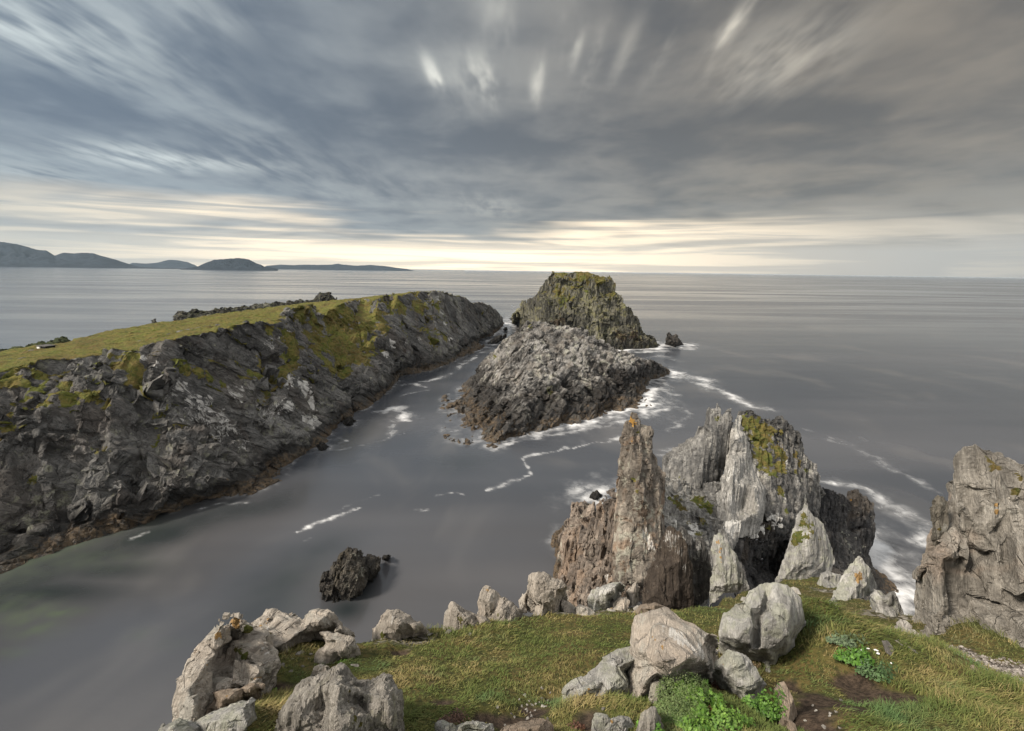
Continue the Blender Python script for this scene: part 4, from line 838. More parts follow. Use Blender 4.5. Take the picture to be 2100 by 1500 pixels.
frock('boulder', [([(977,1262),(982,1230),(990,1214),(997,1202),(1010,1210),(1023,1220),(1028,1227),(1036,1226),(1045,1232),(1062,1248),(1080,1264),(1060,1272),(1040,1276),(1010,1272),(990,1268)], (1020,1274), [(1000,1235,-.22),(1012,1255,-.1),(1030,1250,-.26),(1020,1235,-.1),(1055,1262,-.18)])], 'pale cone shaped rock with an orange speck on its tip', m_pale, amp=.05, orange=[(997,1203,4)], grass=[(1012,1258,5,.8)])
frock('boulder', [([(1085,1184),(1096,1179),(1107,1177),(1125,1184),(1140,1190),(1152,1197),(1160,1207),(1163,1233),(1150,1246),(1133,1254),(1110,1262),(1087,1264),(1085,1240),(1083,1210)], (1120,1262))], 'big pale cracked block standing on the rim below the orange flank', m_pale, amp=.05, brown=[(1145,1225,14,.3)])
frock('boulder', [([(1063,1233),(1072,1221),(1084,1211),(1086,1235),(1080,1246),(1068,1248)], (1074,1248))], 'small pale stone leaning against the left side of the big rim block', m_pale, amp=.03)
frock('boulder', [([(1140,1238),(1152,1230),(1166,1234),(1188,1245),(1185,1252),(1160,1252)], (1165,1253))], 'flat angular pale slab at the right foot of the big rim block', m_pale, amp=.03, cat='stone slab')
frock('boulder', [([(1172,1242),(1190,1240),(1210,1248),(1228,1252),(1205,1257),(1185,1254)], (1200,1257))], 'thin pale slab lying right of the flat angular slab on the rim', m_pale, amp=.03, cat='stone slab')
frock('boulder', [([(1206,1231),(1216,1216),(1232,1206),(1252,1198),(1272,1195),(1284,1200),(1272,1216),(1258,1232),(1240,1244),(1220,1250),(1208,1244)], (1240,1250))], 'white lichen covered boulder among the rubble left of the brown slab', m_grey, amp=.045, pale=[(1240,1215,22,.7),(1222,1232,14,.6)])
frock('boulder', [([(1258,1238),(1266,1228),(1280,1226),(1291,1232),(1288,1246),(1270,1250),(1260,1247)], (1274,1250))], 'small square edged white block in the rubble below the brown slab', m_pale, amp=.025)
frock('boulder', [([(1284,1215),(1296,1200),(1306,1194),(1312,1205),(1308,1225),(1296,1234),(1286,1228)], (1298,1238))], 'upright pale stone touching the left edge of the brown slab', m_pale, amp=.03)
frock('boulder', [([(1297,1248),(1315,1241),(1343,1237),(1365,1244),(1393,1253),(1365,1258),(1333,1259),(1305,1256)], (1345,1260))], 'low flat tan rock in front of the brown slab and its green plant', m_tan, amp=.03, cat='stone slab')
NY = 12.5
frock('boulder', [D(out=[(1313,1245),(1318,1215),(1324,1190),(1331,1168),(1344,1128),(1356,1103),(1367,1083),(1375,1078),(1384,1082),(1395,1092),(1406,1108),(1413,1135),(1419,1160),(1422,1190),(1423,1222),(1420,1258),(1367,1262)], base=(1367,1258), inn=[(1375,1110,-.16),(1395,1150,-.22),(1360,1170,-.34),(1350,1210,-.36),(1390,1210,-.34),(1408,1190,-.16),(1370,1240,-.4)], T=.5, lean=.25, Y=13)],
   'tall dark brown upright slab with a pointed top, behind the grassy edge', m_brown, cell=(1.1, .8, .4), amp=.06, rib=.12, pale=[(1378,1095,20,.55),(1400,1125,14,.45),(1412,1160,9,.45),(1365,1120,10,.4)])
frock('boulder', [D(out=[(1390,1090),(1396,1082),(1405,1086),(1413,1100),(1425,1110),(1436,1098),(1444,1104),(1452,1130),(1458,1160),(1460,1185),(1455,1225),(1425,1256),(1415,1240),(1418,1190),(1408,1130)], base=(1435,1250), T=.6, lean=.2, Y=14, bulge=.2)],
   'dark flaky upright blades between the brown slab and the orange spotted slab', m_dark, cell=(1.2, .35, .16), amp=.09, rib=.9, pale=[(1437,1115,8,.6)])
frock('boulder', [D(out=[(1452,1245),(1456,1215),(1460,1180),(1457,1130),(1461,1110),(1466,1098),(1477,1093),(1486,1100),(1496,1114),(1505,1128),(1514,1146),(1523,1166),(1530,1186),(1536,1208),(1510,1216),(1481,1218),(1468,1232)], base=(1490,1222), inn=[(1475,1120,-.15),(1480,1160,-.3),(1500,1160,-.25),(1490,1200,-.3),(1515,1195,-.15),(1466,1200,-.12)], T=.5, lean=.25, Y=13.2)],
   'pale upright slab spotted with orange lichen beside the black hollow', m_grey, cell=(1.2, .9, .35), amp=.05, rib=.15, orange=[(1472,1105,6,.9),(1478,1118,5,.8),(1470,1125,5,.8),(1481,1135,4,.8),(1480,1145,3,.8)])
frock('boulder', [D(out=[(1586,1205),(1592,1185),(1600,1165),(1610,1140),(1618,1110),(1626,1085),(1636,1060),(1644,1042),(1650,1029),(1658,1040),(1668,1056),(1678,1064),(1688,1076),(1698,1100),(1707,1126),(1711,1152),(1706,1172),(1690,1182),(1660,1190),(1630,1196)], base=(1645,1195), inn=[(1650,1060,-.2),(1640,1110,-.3),(1665,1090,-.4),(1660,1140,-.5),(1630,1160,-.35),(1690,1130,-.25),(1680,1165,-.3),(1610,1185,-.15),(1642,1085,-.1)], T=.6, lean=.25, Y=16.5)],
   'pointed grey rock furred with moss and yellow lichen on the grassy rim', m_grey, cell=(1.2, .7, .35), amp=.06, vs=.028, grass=[(1640,1055,9,.8),(1655,1070,8,.7),(1648,1095,8,.7),(1672,1085,7,.7),(1690,1100,6,.6),(1636,1075,10,.8),(1628,1095,14,.9),(1645,1060,8,.6),(1622,1110,10,.8),(1670,1068,8,.6),(1665,1075,10,.5)], orange=[(1628,1085,4,.7),(1625,1112,4,.7)])
frock('boulder', [D(out=[(1708,1222),(1718,1200),(1729,1181),(1745,1162),(1763,1145),(1772,1156),(1783,1168),(1798,1196),(1790,1208),(1770,1218),(1735,1225)], base=(1752,1222), inn=[(1763,1175,-.25),(1740,1200,-.25),(1775,1200,-.22),(1758,1205,-.35)], T=.7, lean=.25)],
   'grey pyramid rock with one bright orange and white lichen patch', m_grey, amp=.06, orange=[(1768,1174,11),(1775,1180,8),(1764,1184,6)], pale=[(1788,1184,8,.9)])
frock('boulder', [([(1784,1240),(1788,1222),(1794,1211),(1806,1216),(1817,1224),(1824,1219),(1832,1216),(1842,1232),(1856,1254),(1830,1262),(1800,1256)], (1820,1258))], 'low double pointed grey rock right of the lichen marked pyramid', m_grey, amp=.05)
frock('boulder', [([(1692,1248),(1700,1236),(1710,1225),(1718,1234),(1724,1248),(1708,1254)], (1708,1254))], 'small grey triangular rock in the grass left of the double pointed rock', m_grey, amp=.03)
frock('boulder', [([(1676,1190),(1684,1178),(1696,1171),(1708,1176),(1722,1180),(1724,1194),(1700,1198)], (1700,1198))], 'rounded grey stones half sunk at the right foot of the mossy pointed rock', m_grey, amp=.04)
frock('boulder', [D(out=[(1571,1205),(1590,1205),(1613,1209),(1626,1222),(1636,1237),(1643,1254),(1648,1272),(1652,1300),(1640,1330),(1612,1345),(1592,1360),(1584,1400),(1578,1398),(1568,1375),(1560,1351),(1540,1346),(1520,1342),(1498,1336),(1477,1326),(1478,1305),(1480,1284),(1488,1268),(1499,1257),(1512,1249),(1525,1244),(1530,1234),(1536,1224),(1552,1212)], base=(1560,1370), inn=[(1573,1212,.05),(1568,1250,.02),(1556,1290,.02),(1552,1320,.02),(1559,1250,-.22),(1545,1290,-.34),(1542,1320,-.3),(1577,1250,-.24),(1566,1292,-.36),(1563,1325,-.28),(1590,1230,-.16),(1615,1260,-.30),(1585,1280,-.38),(1610,1310,-.34),(1575,1330,-.25),(1540,1260,-.2),(1530,1295,-.38),(1510,1310,-.34),(1495,1285,-.2),(1526,1252,.1),(1545,1335,-.2)], T=.6, lean=.30)],
   'large rounded pale grey boulder split by a long dark crack', m_grey, cell=(1.0, .8, .5), amp=.035, rib=.5, tilt=.6, crack=.35, blk=(.1, .12, .2), bcell=(.8, .5, .16), pale=[(1600,1235,22,.35),(1620,1265,14,.3)])
frock('boulder', [D(out=[(1464,1367),(1476,1350),(1493,1337),(1510,1337),(1528,1345),(1544,1362),(1557,1383),(1566,1398),(1572,1413),(1560,1432),(1533,1448),(1516,1436),(1501,1421),(1480,1406),(1464,1393)], base=(1525,1440), T=.6, lean=.35, bulge=.28)],
   'oval grey boulder streaked with white lichen leaning below the cracked boulder', m_grey, amp=.04, R=FT, pale=[(1520,1390,30,.55),(1495,1370,20,.4),(1540,1410,16,.4)], orange=[(1474,1359,4,.8)], vs=.018)
frock('boulder', [D(out=[(1306,1285),(1311,1272),(1335,1266),(1352,1262),(1361,1256),(1374,1262),(1387,1271),(1410,1283),(1432,1295),(1454,1308),(1473,1321),(1468,1342),(1464,1364),(1460,1387),(1430,1388),(1400,1386),(1375,1392),(1355,1398),(1343,1412),(1333,1422),(1318,1446),(1307,1464),(1296,1438),(1293,1415),(1296,1392),(1303,1375),(1297,1355),(1293,1335),(1297,1310)], base=(1370,1430), inn=[(1358,1268,-.10),(1352,1310,-.42),(1346,1352,-.66),(1312,1335,-.14),(1316,1300,-.10),(1392,1312,-.34),(1432,1332,-.20),(1400,1350,-.58),(1444,1362,-.20),(1352,1362,-.60),(1336,1364,-.20),(1322,1378,-.16),(1324,1405,-.34),(1314,1432,-.22),(1372,1352,-.70),(1372,1380,-.62),(1345,1385,-.30)], T=.6, lean=.35)],
   'biggest angular boulder, pinkish grey with white lichen on its right slope', m_pale, cell=(1.0, .7, .4), amp=.028, rib=.3, crack=.4, R=FT, blk=(.1, .2, .45), bcell=(.8, .5, .14), pale=[(1390,1300,28,.75),(1420,1320,28,.7),(1445,1335,22,.7),(1370,1290,16,.6)], orange=[(1332,1305,5),(1336,1312,4),(1362,1318,5,.8),(1366,1308,3,.8)], brown=[(1400,1375,26,.4),(1345,1390,16,.35)])
frock('boulder', [D(out=[(1300,1332),(1280,1338),(1264,1343),(1244,1352),(1227,1361),(1212,1374),(1205,1387),(1188,1396),(1173,1404),(1160,1418),(1152,1432),(1158,1446),(1170,1450),(1190,1441),(1213,1434),(1250,1428),(1288,1426),(1300,1415),(1305,1390),(1312,1380),(1306,1350)], base=(1230,1446), T=.45, lean=.8, inn=[(1260,1370,-.1),(1240,1395,-.14),(1280,1400,-.1),(1200,1415,-.14),(1250,1415,-.18)])],
   'broad low slab speckled with white and one ochre spot, left of the biggest boulder', m_grey, R=FT, amp=.045, pale=[(1185,1420,22,.7),(1215,1425,16,.5),(1260,1360,16,.5),(1240,1405,26,.35),(1280,1345,14,.6)], orange=[(1218,1416,4,.8)], cat='rock slab')
frock('boulder', [([(1341,1402),(1350,1400),(1360,1408),(1368,1418),(1364,1432),(1355,1446),(1342,1458),(1328,1460),(1332,1438),(1337,1418)], (1345,1458))], 'narrow upright grey stone against the front of the biggest boulder', m_foli, amp=.03, vs=.014)
frock('boulder', [([(1300,1520),(1304,1500),(1314,1475),(1323,1458),(1335,1452),(1347,1450),(1354,1468),(1360,1488),(1362,1520)], (1330,1520))], 'pale pointed stone at the bottom edge below the narrow upright stone', m_foli, amp=.03, vs=.014)
frock('boulder', [([(1206,1505),(1211,1488),(1218,1476),(1228,1471),(1240,1470),(1252,1478),(1264,1474),(1278,1472),(1290,1480),(1298,1492),(1296,1512),(1240,1515)], (1250,1512))], 'lumpy grey rock with an ochre patch at the bottom, below the turf bank', m_grey, amp=.035, vs=.014, orange=[(1262,1481,5)])
frock('boulder', [([(890,1510),(894,1492),(910,1485),(925,1487),(940,1492),(960,1485),(985,1484),(1012,1489),(1020,1510),(950,1520)], (955,1515))], 'rounded lichen grey rocks poking into the bottom edge', m_grey, amp=.03, vs=.014)
frock('boulder', [([(1018,1508),(1030,1492),(1060,1487),(1095,1484),(1120,1484),(1136,1496),(1140,1512),(1080,1518)], (1080,1516))], 'smooth flat tan rock at the bottom edge beside the bare soil', m_tan, amp=.02, vs=.014)
frock('boulder', [D(out=[(1585,1414),(1597,1404),(1608,1400),(1618,1418),(1628,1436),(1636,1452),(1628,1464),(1616,1472),(1606,1464),(1598,1458),(1590,1436)], base=(1615,1472), T=.6, lean=.9, bulge=.12)], 'reddish tan plank like stone lying in the dark soil', m_tan, amp=.012, vs=.012, cat='stone slab')
frock('boulder', [D(out=[(1597,1466),(1606,1468),(1618,1476),(1632,1488),(1646,1506),(1640,1520),(1622,1512),(1606,1490)], base=(1625,1515), T=.6, lean=.9, bulge=.12)], 'second tan flat stone continuing below the plank like stone', m_tan, amp=.012, vs=.012, cat='stone slab')
frock('boulder', [D(out=[(1984,1378),(1990,1366),(1998,1365),(2008,1376),(2020,1386),(2033,1396),(2036,1410),(2022,1414),(2006,1404),(1994,1390)], base=(2020,1412), T=.6, lean=.8, bulge=.12)], 'flat tan stone on the grass beside the gravel path', m_tan, amp=.012, vs=.014, cat='stone slab')
frock('boulder', [D(out=[(1991,943),(2008,945),(2018,938),(2028,934),(2040,940),(2053,950),(2072,960),(2092,970),(2150,1000),(2260,1060),(2350,1150),(2400,1350),(2240,1345),(2100,1330),(2060,1318),(2036,1312),(2004,1304),(1974,1302),(1956,1304),(1938,1306),(1916,1308),(1904,1308),(1892,1292),(1885,1272),(1891,1250),(1889,1220),(1890,1188),(1897,1174),(1904,1160),(1913,1126),(1922,1106),(1934,1090),(1943,1075),(1945,1046),(1954,1038),(1953,1006),(1959,990),(1966,978),(1970,968),(1977,960)], base=(1960,1290), inn=[(1985,1000,-.15),(2020,965,-.1),(2015,1010,-.25),(1975,1060,-.2),(1990,1040,-.1),(2035,1010,-.45),(2060,1020,-.5),(2050,1060,-.55),(2010,1090,-.3),(2045,1090,-.35),(1985,1110,-.15),(1950,1110,-.2),(1935,1150,-.45),(1950,1180,-.3),(1920,1190,-.5),(1925,1240,-.6),(1960,1240,-.3),(1985,1170,-.15),(2010,1150,-.25),(2030,1130,-.4),(2010,1220,-.3),(2050,1180,-.5),(2080,1120,-.7),(2090,1050,-.6),(2060,1240,-.6),(2090,1200,-.9),(2000,1265,-.5),(1910,1285,-.6),(2150,1150,-1.0),(2200,1240,-1.2),(2070,990,-.3)], T=.55, lean=.25)],
   'massive grey brown rock wall filling the right edge', mk('wall_rock', (0.15, 0.138, 0.12), (0.52, 0.485, 0.43), cell=(1.3, .6, .3), px=.022, warm=(0.36, 0.28, 0.22), lichen=.15), vs=.026, cell=(1.7, .9, .5), amp=.085, blk=(.3, .5, .65), bcell=(1.0, .7, .42), tilt=1.3, crack=.5, rib=.3, f0=1.5, levels=3, orange=[(2040,1030,5,.7),(2055,1056,7,.8),(1990,975,5,.6)], grass=[(2030,942,8),(2045,950,9),(2080,968,7),(2080,1003,9,.8),(2100,975,7)], brown=[(2040,1085,16,.4),(2085,1250,20,.5),(2010,1060,14,.3)], cat='rock wall')
frock('boulder', [D(out=[(1910,1046),(1914,1030),(1921,1019),(1928,1021),(1936,1021),(1942,1031),(1947,1042),(1946,1062),(1945,1084),(1934,1110),(1918,1135),(1911,1110),(1911,1080)], base=(1930,1290), T=.6, lean=.15, bulge=.2)], 'thin rock spike standing against the left side of the rock wall', mk('spike_rock', (0.11, 0.10, 0.082), (0.32, 0.29, 0.24)), amp=.05, cat='rock spike', grass=[(1934,1083,6)])
# ---------------------------------------------------------------- grass and plants on the ledge
m_blade, tb, bb = new_mat('grass_blade', 0.75, 0.2)
ac = tb.acol('tint'); tb.l.new(ac, bb.inputs['Base Color'])
def ledge_points(n, ymin, ymax, rng):
    """random points on the ledge, denser close by"""
    u = rng.rand(n)
    y = 1 / (1 / ymin + u * (1 / ymax - 1 / ymin))
    x = (rng.rand(n) * 2.5 - 0.95) * y * 1.02 - 0.15
    return x, y
TALL = [(760,1480,.16,.8),(590,1480,.16,.8),(690,1495,.2,.8),(820,1490,.18,.7),(520,1480,.14,.6),(1300,1430,.14,.5),(1170,1450,.2,.6),(1240,1440,.2,.6),(1460,1395,.12,.5),(1480,1330,.2,.6),(700,1362,.16,.5),(600,1345,.25,.5),(1060,1278,.3,.4),(1110,1266,.3,.5),(960,1288,.3,.5),(1345,1262,.5,.5),(1480,1226,.5,.5),(1640,1198,.6,.5),(1750,1224,.4,.5),(1820,1258,.4,.5),(1690,1340,.75,1.0),(1640,1310,.5,1.0),(1860,1345,.75,.9),(1960,1300,.6,1.0),(2060,1310,.6,1.0),(1950,1450,.6,.8),(2080,1440,.6,.9),(1780,1470,.4,.7),(900,1290,.8,.45),(1000,1300,.8,.4),(690,1500,.35,.7),(640,1490,.3,.7),(560,1440,.5,.4),(1240,1440,.4,.6),(1880,1300,.4,.6),(1760,1340,.4,.7)]
def grass():
    rng = np.random.RandomState(5)
    N0 = 520000
    x, y = ledge_points(N0, 1.5, 17.5, rng)
    z, d = ledge_z(x, y)
    P = np.stack([x, y], 1); P3 = np.stack([x, y, 0 * x], 1)
    nz = fbm(P3 / .35 + 1, 4) * .35
    dens = (1 - sstep(.25, .55, field(P, DIRT) + nz)) * (1 - sstep(.25, .55, field(P, PATH) + nz)) * (1 - .85 * sstep(.3, .7, field(P, SCREE) + nz)) * (1 - sstep(-.1, .25, d))
    clump = fbm(P3 / .16 + 8, 3)
    dens *= np.clip(.75 + .9 * clump, .1, 1)
    k = rng.rand(N0) < dens
    x, y, z, P3, clump, P = x[k], y[k], z[k], P3[k], clump[k], P[k]
    n = len(x)
    tall = np.zeros(n)
    for a, b, r, s in TALL:
        c = onG(a, b)[:2]; tall = np.maximum(tall, s * np.exp(-((P - c) ** 2).sum(1) / r ** 2))
    L = (.022 + .030 * rng.rand(n)) * (1 + .5 * np.clip(clump, -.6, 1)) + tall * (.05 + .09 * rng.rand(n))
    dull = field(P, DULL)
    L *= (1 + .02 * y) * (1 - .35 * dull)
    w = (.0016 + .0011 * y * .45) * (0.7 + .6 * rng.rand(n))
    # combed by the wind in swirls
    ang = 2.6 * fbm(P3 / 1.3 + 30, 2) + 1.0 * fbm(P3 / .25 + 44, 2) + rng.normal(size=n) * .75 + 0.4
    lean = .55 + .5 * rng.rand(n)
    dx, dy = np.cos(ang), np.sin(ang)
    up1 = np.stack([dx * lean * .35, dy * lean * .35, np.ones(n) * .85], 1); up1 /= np.linalg.norm(up1, axis=1)[:, None]
    up2 = np.stack([dx * lean * 1.5, dy * lean * 1.5, np.ones(n) * .55 - .35 * rng.rand(n)], 1); up2 /= np.linalg.norm(up2, axis=1)[:, None]
    B = np.stack([x, y, z - .012], 1)
    sd_ = np.stack([np.cos(ang * 0 + rng.rand(n) * 6.28), np.sin(rng.rand(n) * 6.28), np.zeros(n)], 1); sd_ /= np.linalg.norm(sd_, axis=1)[:, None] + 1e-6
    Mid = B + up1 * (L * .5)[:, None]; Tip = Mid + up2 * (L * .6)[:, None]
    wv = w[:, None]
    V = np.stack([B - sd_ * wv, B + sd_ * wv, Mid + sd_ * wv * .8, Mid - sd_ * wv * .8, Tip + sd_ * wv * .25, Tip - sd_ * wv * .25], 1).reshape(-1, 3)
    i = np.arange(n) * 6
    Q = np.concatenate([np.stack([i, i + 1, i + 2, i + 3], 1), np.stack([i + 3, i + 2, i + 4, i + 5], 1)])
    # colour: greens, olive and straw in drifts
    f1 = fbm(P3 / 1.1 + 60, 3); f2 = fbm(P3 / .35 + 70, 3)
    kf = np.clip(.46 + .75 * f1 + .45 * f2 + .22 * rng.normal(size=n) - .25 * tall, 0, 1)[:, None]
    gr = np.array([.090, .120, .032]); ol = np.array([.185, .165, .058]); st = np.array([.32, .25, .12]); bg = np.array([.075, .135, .05])
    c = gr * (1 - kf) + ol * kf
    dry = np.clip((f1 * .7 + f2 * .9 + .34 * rng.normal(size=n) - .34) * 1.3, 0, .9)[:, None]
    c = c * (1 - dry) + st * dry
    cool = np.clip(fbm(P3 / .8 + 90, 3) * 1.6 - .35, 0, .85)[:, None]
    c = c * (1 - cool) + bg * cool
    du = np.clip(dull * 1.3 * (.6 + .8 * rng.rand(n)), 0, .85)[:, None]
    c = c * (1 - du) + np.array([.155, .13, .068]) * du
    c *= (.62 + .7 * rng.rand(n))[:, None]
    C = np.repeat(c, 6, axis=0)
    o = link_mesh('grass', V, Q, m_blade, origin=(0, 0, 30), colors=dict(tint=C))
    tag(o, kind='stuff', label='windswept olive and straw coloured grass on the ledge', cat='grass')
grass()
m_leaf, tl, bl = new_mat('plant_leaf', 0.5, 0.3)
tl.l.new(tl.acol('tint'), bl.inputs['Base Color'])
def plant(name, spots, label, cat, c0, c1, leaf=.03, n=900, seed=1, stalk=True, flat=.6, group=None, fern=True, flowers=0, fl_col=(.85, .84, .83)):
    """leafy clump: lobed leaflets on short stems through a dome over each spot (px,py,rx px,ry px)"""
    rng = np.random.RandomState(seed)
    V = []; Fc = []; C = []
    Z0 = None
    for (px, py, rx, ry) in spots:
        c = gz(px, py + ry * .6); Rw = rx * np.linalg.norm(c - EYE) / F; Hh = ry * np.linalg.norm(c - EYE) / F * 1.5
        if Z0 is None: Z0 = c
        subs = [(rng.rand() * 6.283, math.sqrt(rng.rand()) * Rw * .8, .45 + .75 * rng.rand()) for _ in range(11)]
        for i in range(n):
            th = rng.rand() * 6.283; r = math.sqrt(rng.rand()) * Rw; h = Hh * (.25 + .75 * rng.rand()) * math.sqrt(max(0, 1 - (r / Rw) ** 2 * .85)) * flat / .6
            if flat < .7:
                sb = subs[rng.randint(11)]; r2 = math.sqrt(rng.rand()) * Rw * .42
                px2 = math.cos(sb[0]) * sb[1] + math.cos(th) * r2; py2 = math.sin(sb[0]) * sb[1] + math.sin(th) * r2
                r = math.hypot(px2, py2); th = math.atan2(py2, px2)
                h = Hh * sb[2] * (.15 + .85 * rng.rand()) * max(.15, 1 - (r2 / (Rw * .5)) ** 2)
            p = c + np.array([math.cos(th) * r, math.sin(th) * r * .9, 0]); p[2] = c[2] - GS * (p[1] - c[1]) * .8 + h
            nd = np.array([math.cos(th) * r / Rw * .9 + rng.normal() * .45, math.sin(th) * r / Rw * .9 + rng.normal() * .45 - .15, .9]); nd /= np.linalg.norm(nd)
            a = np.cross(nd, rng.normal(size=3)); a /= np.linalg.norm(a); b = np.cross(nd, a)
            s = leaf * (.6 + .8 * rng.rand())
            kk = rng.rand(); col = np.array(c0) * (1 - kk) + np.array(c1) * kk; col = col * (.55 + .75 * rng.rand())
            for q in ((-.9, 0, 1) if fern else (0,)):
                a2 = a * math.cos(q * .9) + b * math.sin(q * .9); b2 = np.cross(nd, a2)
                base = len(V)
                V += [p, p + a2 * s * .55 + b2 * s * .28 - nd * s * .06, p + a2 * s + nd * s * .02, p + a2 * s * .55 - b2 * s * .28 - nd * s * .06]
                Fc.append((base, base + 1, base + 2, base + 3)); C += [col] * 4
        for i in range(flowers):
            th = rng.rand() * 6.283; r = math.sqrt(rng.rand()) * Rw * .9
            p = c + np.array([math.cos(th) * r, math.sin(th) * r, 0]); p[2] = c[2] + Hh * (1.0 + .3 * rng.rand()) - GS * (p[1] - c[1]) * .6
            for k in range(5):
                a = np.array([math.cos(k * 1.2566), math.sin(k * 1.2566), .35]); b = np.array([-a[1], a[0], 0]); s = .014
                base = len(V); V += [p, p + a * s * .6 + b * s * .45, p + a * s * 1.1, p + a * s * .6 - b * s * .45]
                Fc.append((base, base + 1, base + 2, base + 3)); C += [np.array(fl_col)] * 4
    V = np.array(V); o = link_mesh(name, V, np.array(Fc), m_leaf, origin=Z0, colors=dict(tint=np.array(C)))
    tag(o, label, cat, group)
    return o
G0, G1 = (.06, .135, .018), (.13, .235, .035)
plant('herb_plant', [(1420,1415,26,22),(1450,1440,24,22),(1430,1455,24,18)], 'bright green feathery herb sprawling beside the oval streaked boulder', 'herb', G0, G1, .026, 750, 3)
plant('herb_plant', [(1562,1445,30,32)], 'bright green bushy herb in front of the reddish plank like stone', 'herb', (.045, .11, .015), (.10, .20, .03), .024, 1100, 4)
plant('herb_plant', [(1490,1470,34,18),(1440,1488,30,14),(1400,1475,26,12)], 'green leafy ground herb along the bottom edge below the brown dead stems', 'herb', (.06, .14, .02), (.14, .24, .04), .022, 700, 5)
plant('herb_plant', [(1745,1342,26,18),(1765,1350,16,14)], 'small vivid green herb in the grass beside white flowers', 'herb', (.045, .115, .014), (.09, .20, .025), .026, 600, 6)
plant('herb_plant', [(1365,1238,24,10),(1395,1236,18,9)], 'bright green round leaved plants at the foot of the dark brown slab', 'herb', (.06, .14, .016), (.12, .23, .03), .045, 420, 7)
plant('herb_plant', [(1790,1375,24,20)], 'grey green flowering herb tuft with white blossoms above', 'herb', (.05, .10, .035), (.09, .15, .06), .02, 700, 8)
plant('herb_plant', [(1730,1310,28,10)], 'bluish grey green herb patch on the upper slope', 'herb', (.07, .11, .055), (.11, .15, .08), .02, 600, 9)
plant('herb_plant', [(704,1357,8,4)], 'tiny bright green plant under the pale split boulder', 'herb', G0, G1, .02, 160, 10)
plant('herb_plant', [(555,1416,9,3)], 'small light green plant at the end of the pinkish ledge', 'herb', G0, G1, .02, 140, 11)
plant('herb_plant', [(1340,1495,18,14),(1322,1490,12,10)], 'green herb squeezed between the lumpy grey rock and the bottom pale stone', 'herb', (.06, .15, .02), (.13, .25, .035), .022, 420, 12)
plant('cushion_plant', [(1400,1425,44,34),(1385,1460,36,20)], 'dense grey green cushion of thrift bulging beside the narrow upright stone', 'cushion plant', (.07, .12, .035), (.16, .21, .075), .012, 3600, 13, fern=False, flat=.75)
plant('dead_stems', [(1478,1408,16,12),(1462,1450,14,12)], 'red brown withered stems between the green herb and the oval boulder', 'dead plant', (.09, .035, .02), (.22, .10, .06), .022, 420, 14, fern=False)
plant('dead_stems', [(940,1470,22,12),(915,1478,14,8)], 'dark reddish tuft of withered thrift heads above the lichen grey rocks', 'dead plant', (.06, .035, .025), (.16, .09, .06), .022, 420, 15, fern=False)
plant('dead_stems', [(1180,1490,16,10)], 'red brown withered clump on the bare bank at the bottom', 'dead plant', (.07, .03, .02), (.16, .08, .05), .02, 360, 16, fern=False)
plant('dead_stems', [(1540,1345,14,10),(1550,1365,9,8)], 'dry brown creeping plant in the gap between the cracked and oval boulders', 'dead plant', (.09, .065, .03), (.20, .15, .08), .02, 420, 17, fern=False)
for i, (px, py, k) in enumerate([(1768,1338,4), (1778,1334,3), (1795,1338,6), (1800,1344,4), (1826,1365,1)]):
    plant('white_flower', [(px, py, 2.2, 2)], ['white campion blossoms nodding over the vivid green herb', 'lone pale blossom just right of the nodding campion', 'cluster of white blossoms on the grey green tuft', 'pair of white petals below the blossom cluster', 'single white flower apart in the grass, right of the grey green tuft'][i], 'flower', (.06, .12, .03), (.1, .18, .05), .012, 14, 40 + i, fern=False, flowers=k)
# loose stones
m_chip = mk('chip_stone', (0.20, 0.185, 0.165), (0.52, 0.49, 0.45), px=.012)
def stone_mesh(seed, sx, sy, sz):
    rng = np.random.RandomState(seed); bm = bmesh.new()
    for i in range(16):
        v = rng.normal(size=3); v /= np.linalg.norm(v); v *= .8 + .35 * rng.rand(); bm.verts.new((v[0] * sx, v[1] * sy, v[2] * sz))
    r = bmesh.ops.convex_hull(bm, input=bm.verts[:]); bmesh.ops.delete(bm, geom=[g for g in r['geom_interior'] if isinstance(g, bmesh.types.BMVert)], context='VERTS')
    bmesh.ops.bevel(bm, geom=bm.edges[:], offset=.06 * min(sx, sy, sz), segments=1, affect='EDGES')
    me = bpy.data.meshes.new('stone'); bm.to_mesh(me); bm.free(); me.materials.append(m_chip); return me
protos = [stone_mesh(100 + i, 1, .7 + .3 * random.random(), .35 + .3 * random.random()) for i in range(7)]
def stone(px, py, r, label, group=None, rng=random):
    c = gz(px, py); s = r * np.linalg.norm(c - EYE) / F
    o = bpy.data.objects.new('stone', rng.choice(protos)); COL.objects.link(o)
    o.location = c + np.array([0, 0, s * .12]); o.scale = (s, s, s); o.rotation_euler = (-.5 + rng.uniform(-.3, .3), rng.uniform(-.3, .3), rng.uniform(0, 6.28))
    tag(o, label, 'stone', group)
for px, py, r, l in [(1694,1254,9,'pale flat stone chip in the grass just below the small triangular rock'), (1664,1266,9,'white stone chip alone in the grass right of the cracked boulder'), (1632,1217,12,'light angular stone behind the right shoulder of the cracked boulder'), (1469,1230,5,'tiny pale upright stone in the grass below the orange spotted slab'), (1528,1230,13,'dark pointed stone behind the left shoulder of the cracked boulder'), (503,1449,9,'white stone on the thin turf above the wedge boulder'), (468,1448,5,'small white stone beside the wedge boulder, left of the larger one'), (728,1366,7,'thin white stone on the grass under the pale split boulder'), (1005,1502,6,'pale pebble at the bottom edge among the lichen grey rocks'), (1237,1455,5,'pale pebble on the turf bank above the lumpy grey rock'), (1690,1278,6,'small white chip lower down the grassy slope'), (1765,1310,14,'half buried pale flat stone in the grass above the vivid herb'), (1765,1372,12,'flat pale stone under the vivid green herb')]:
    stone(px, py, r, l)
rg = random.Random(3)
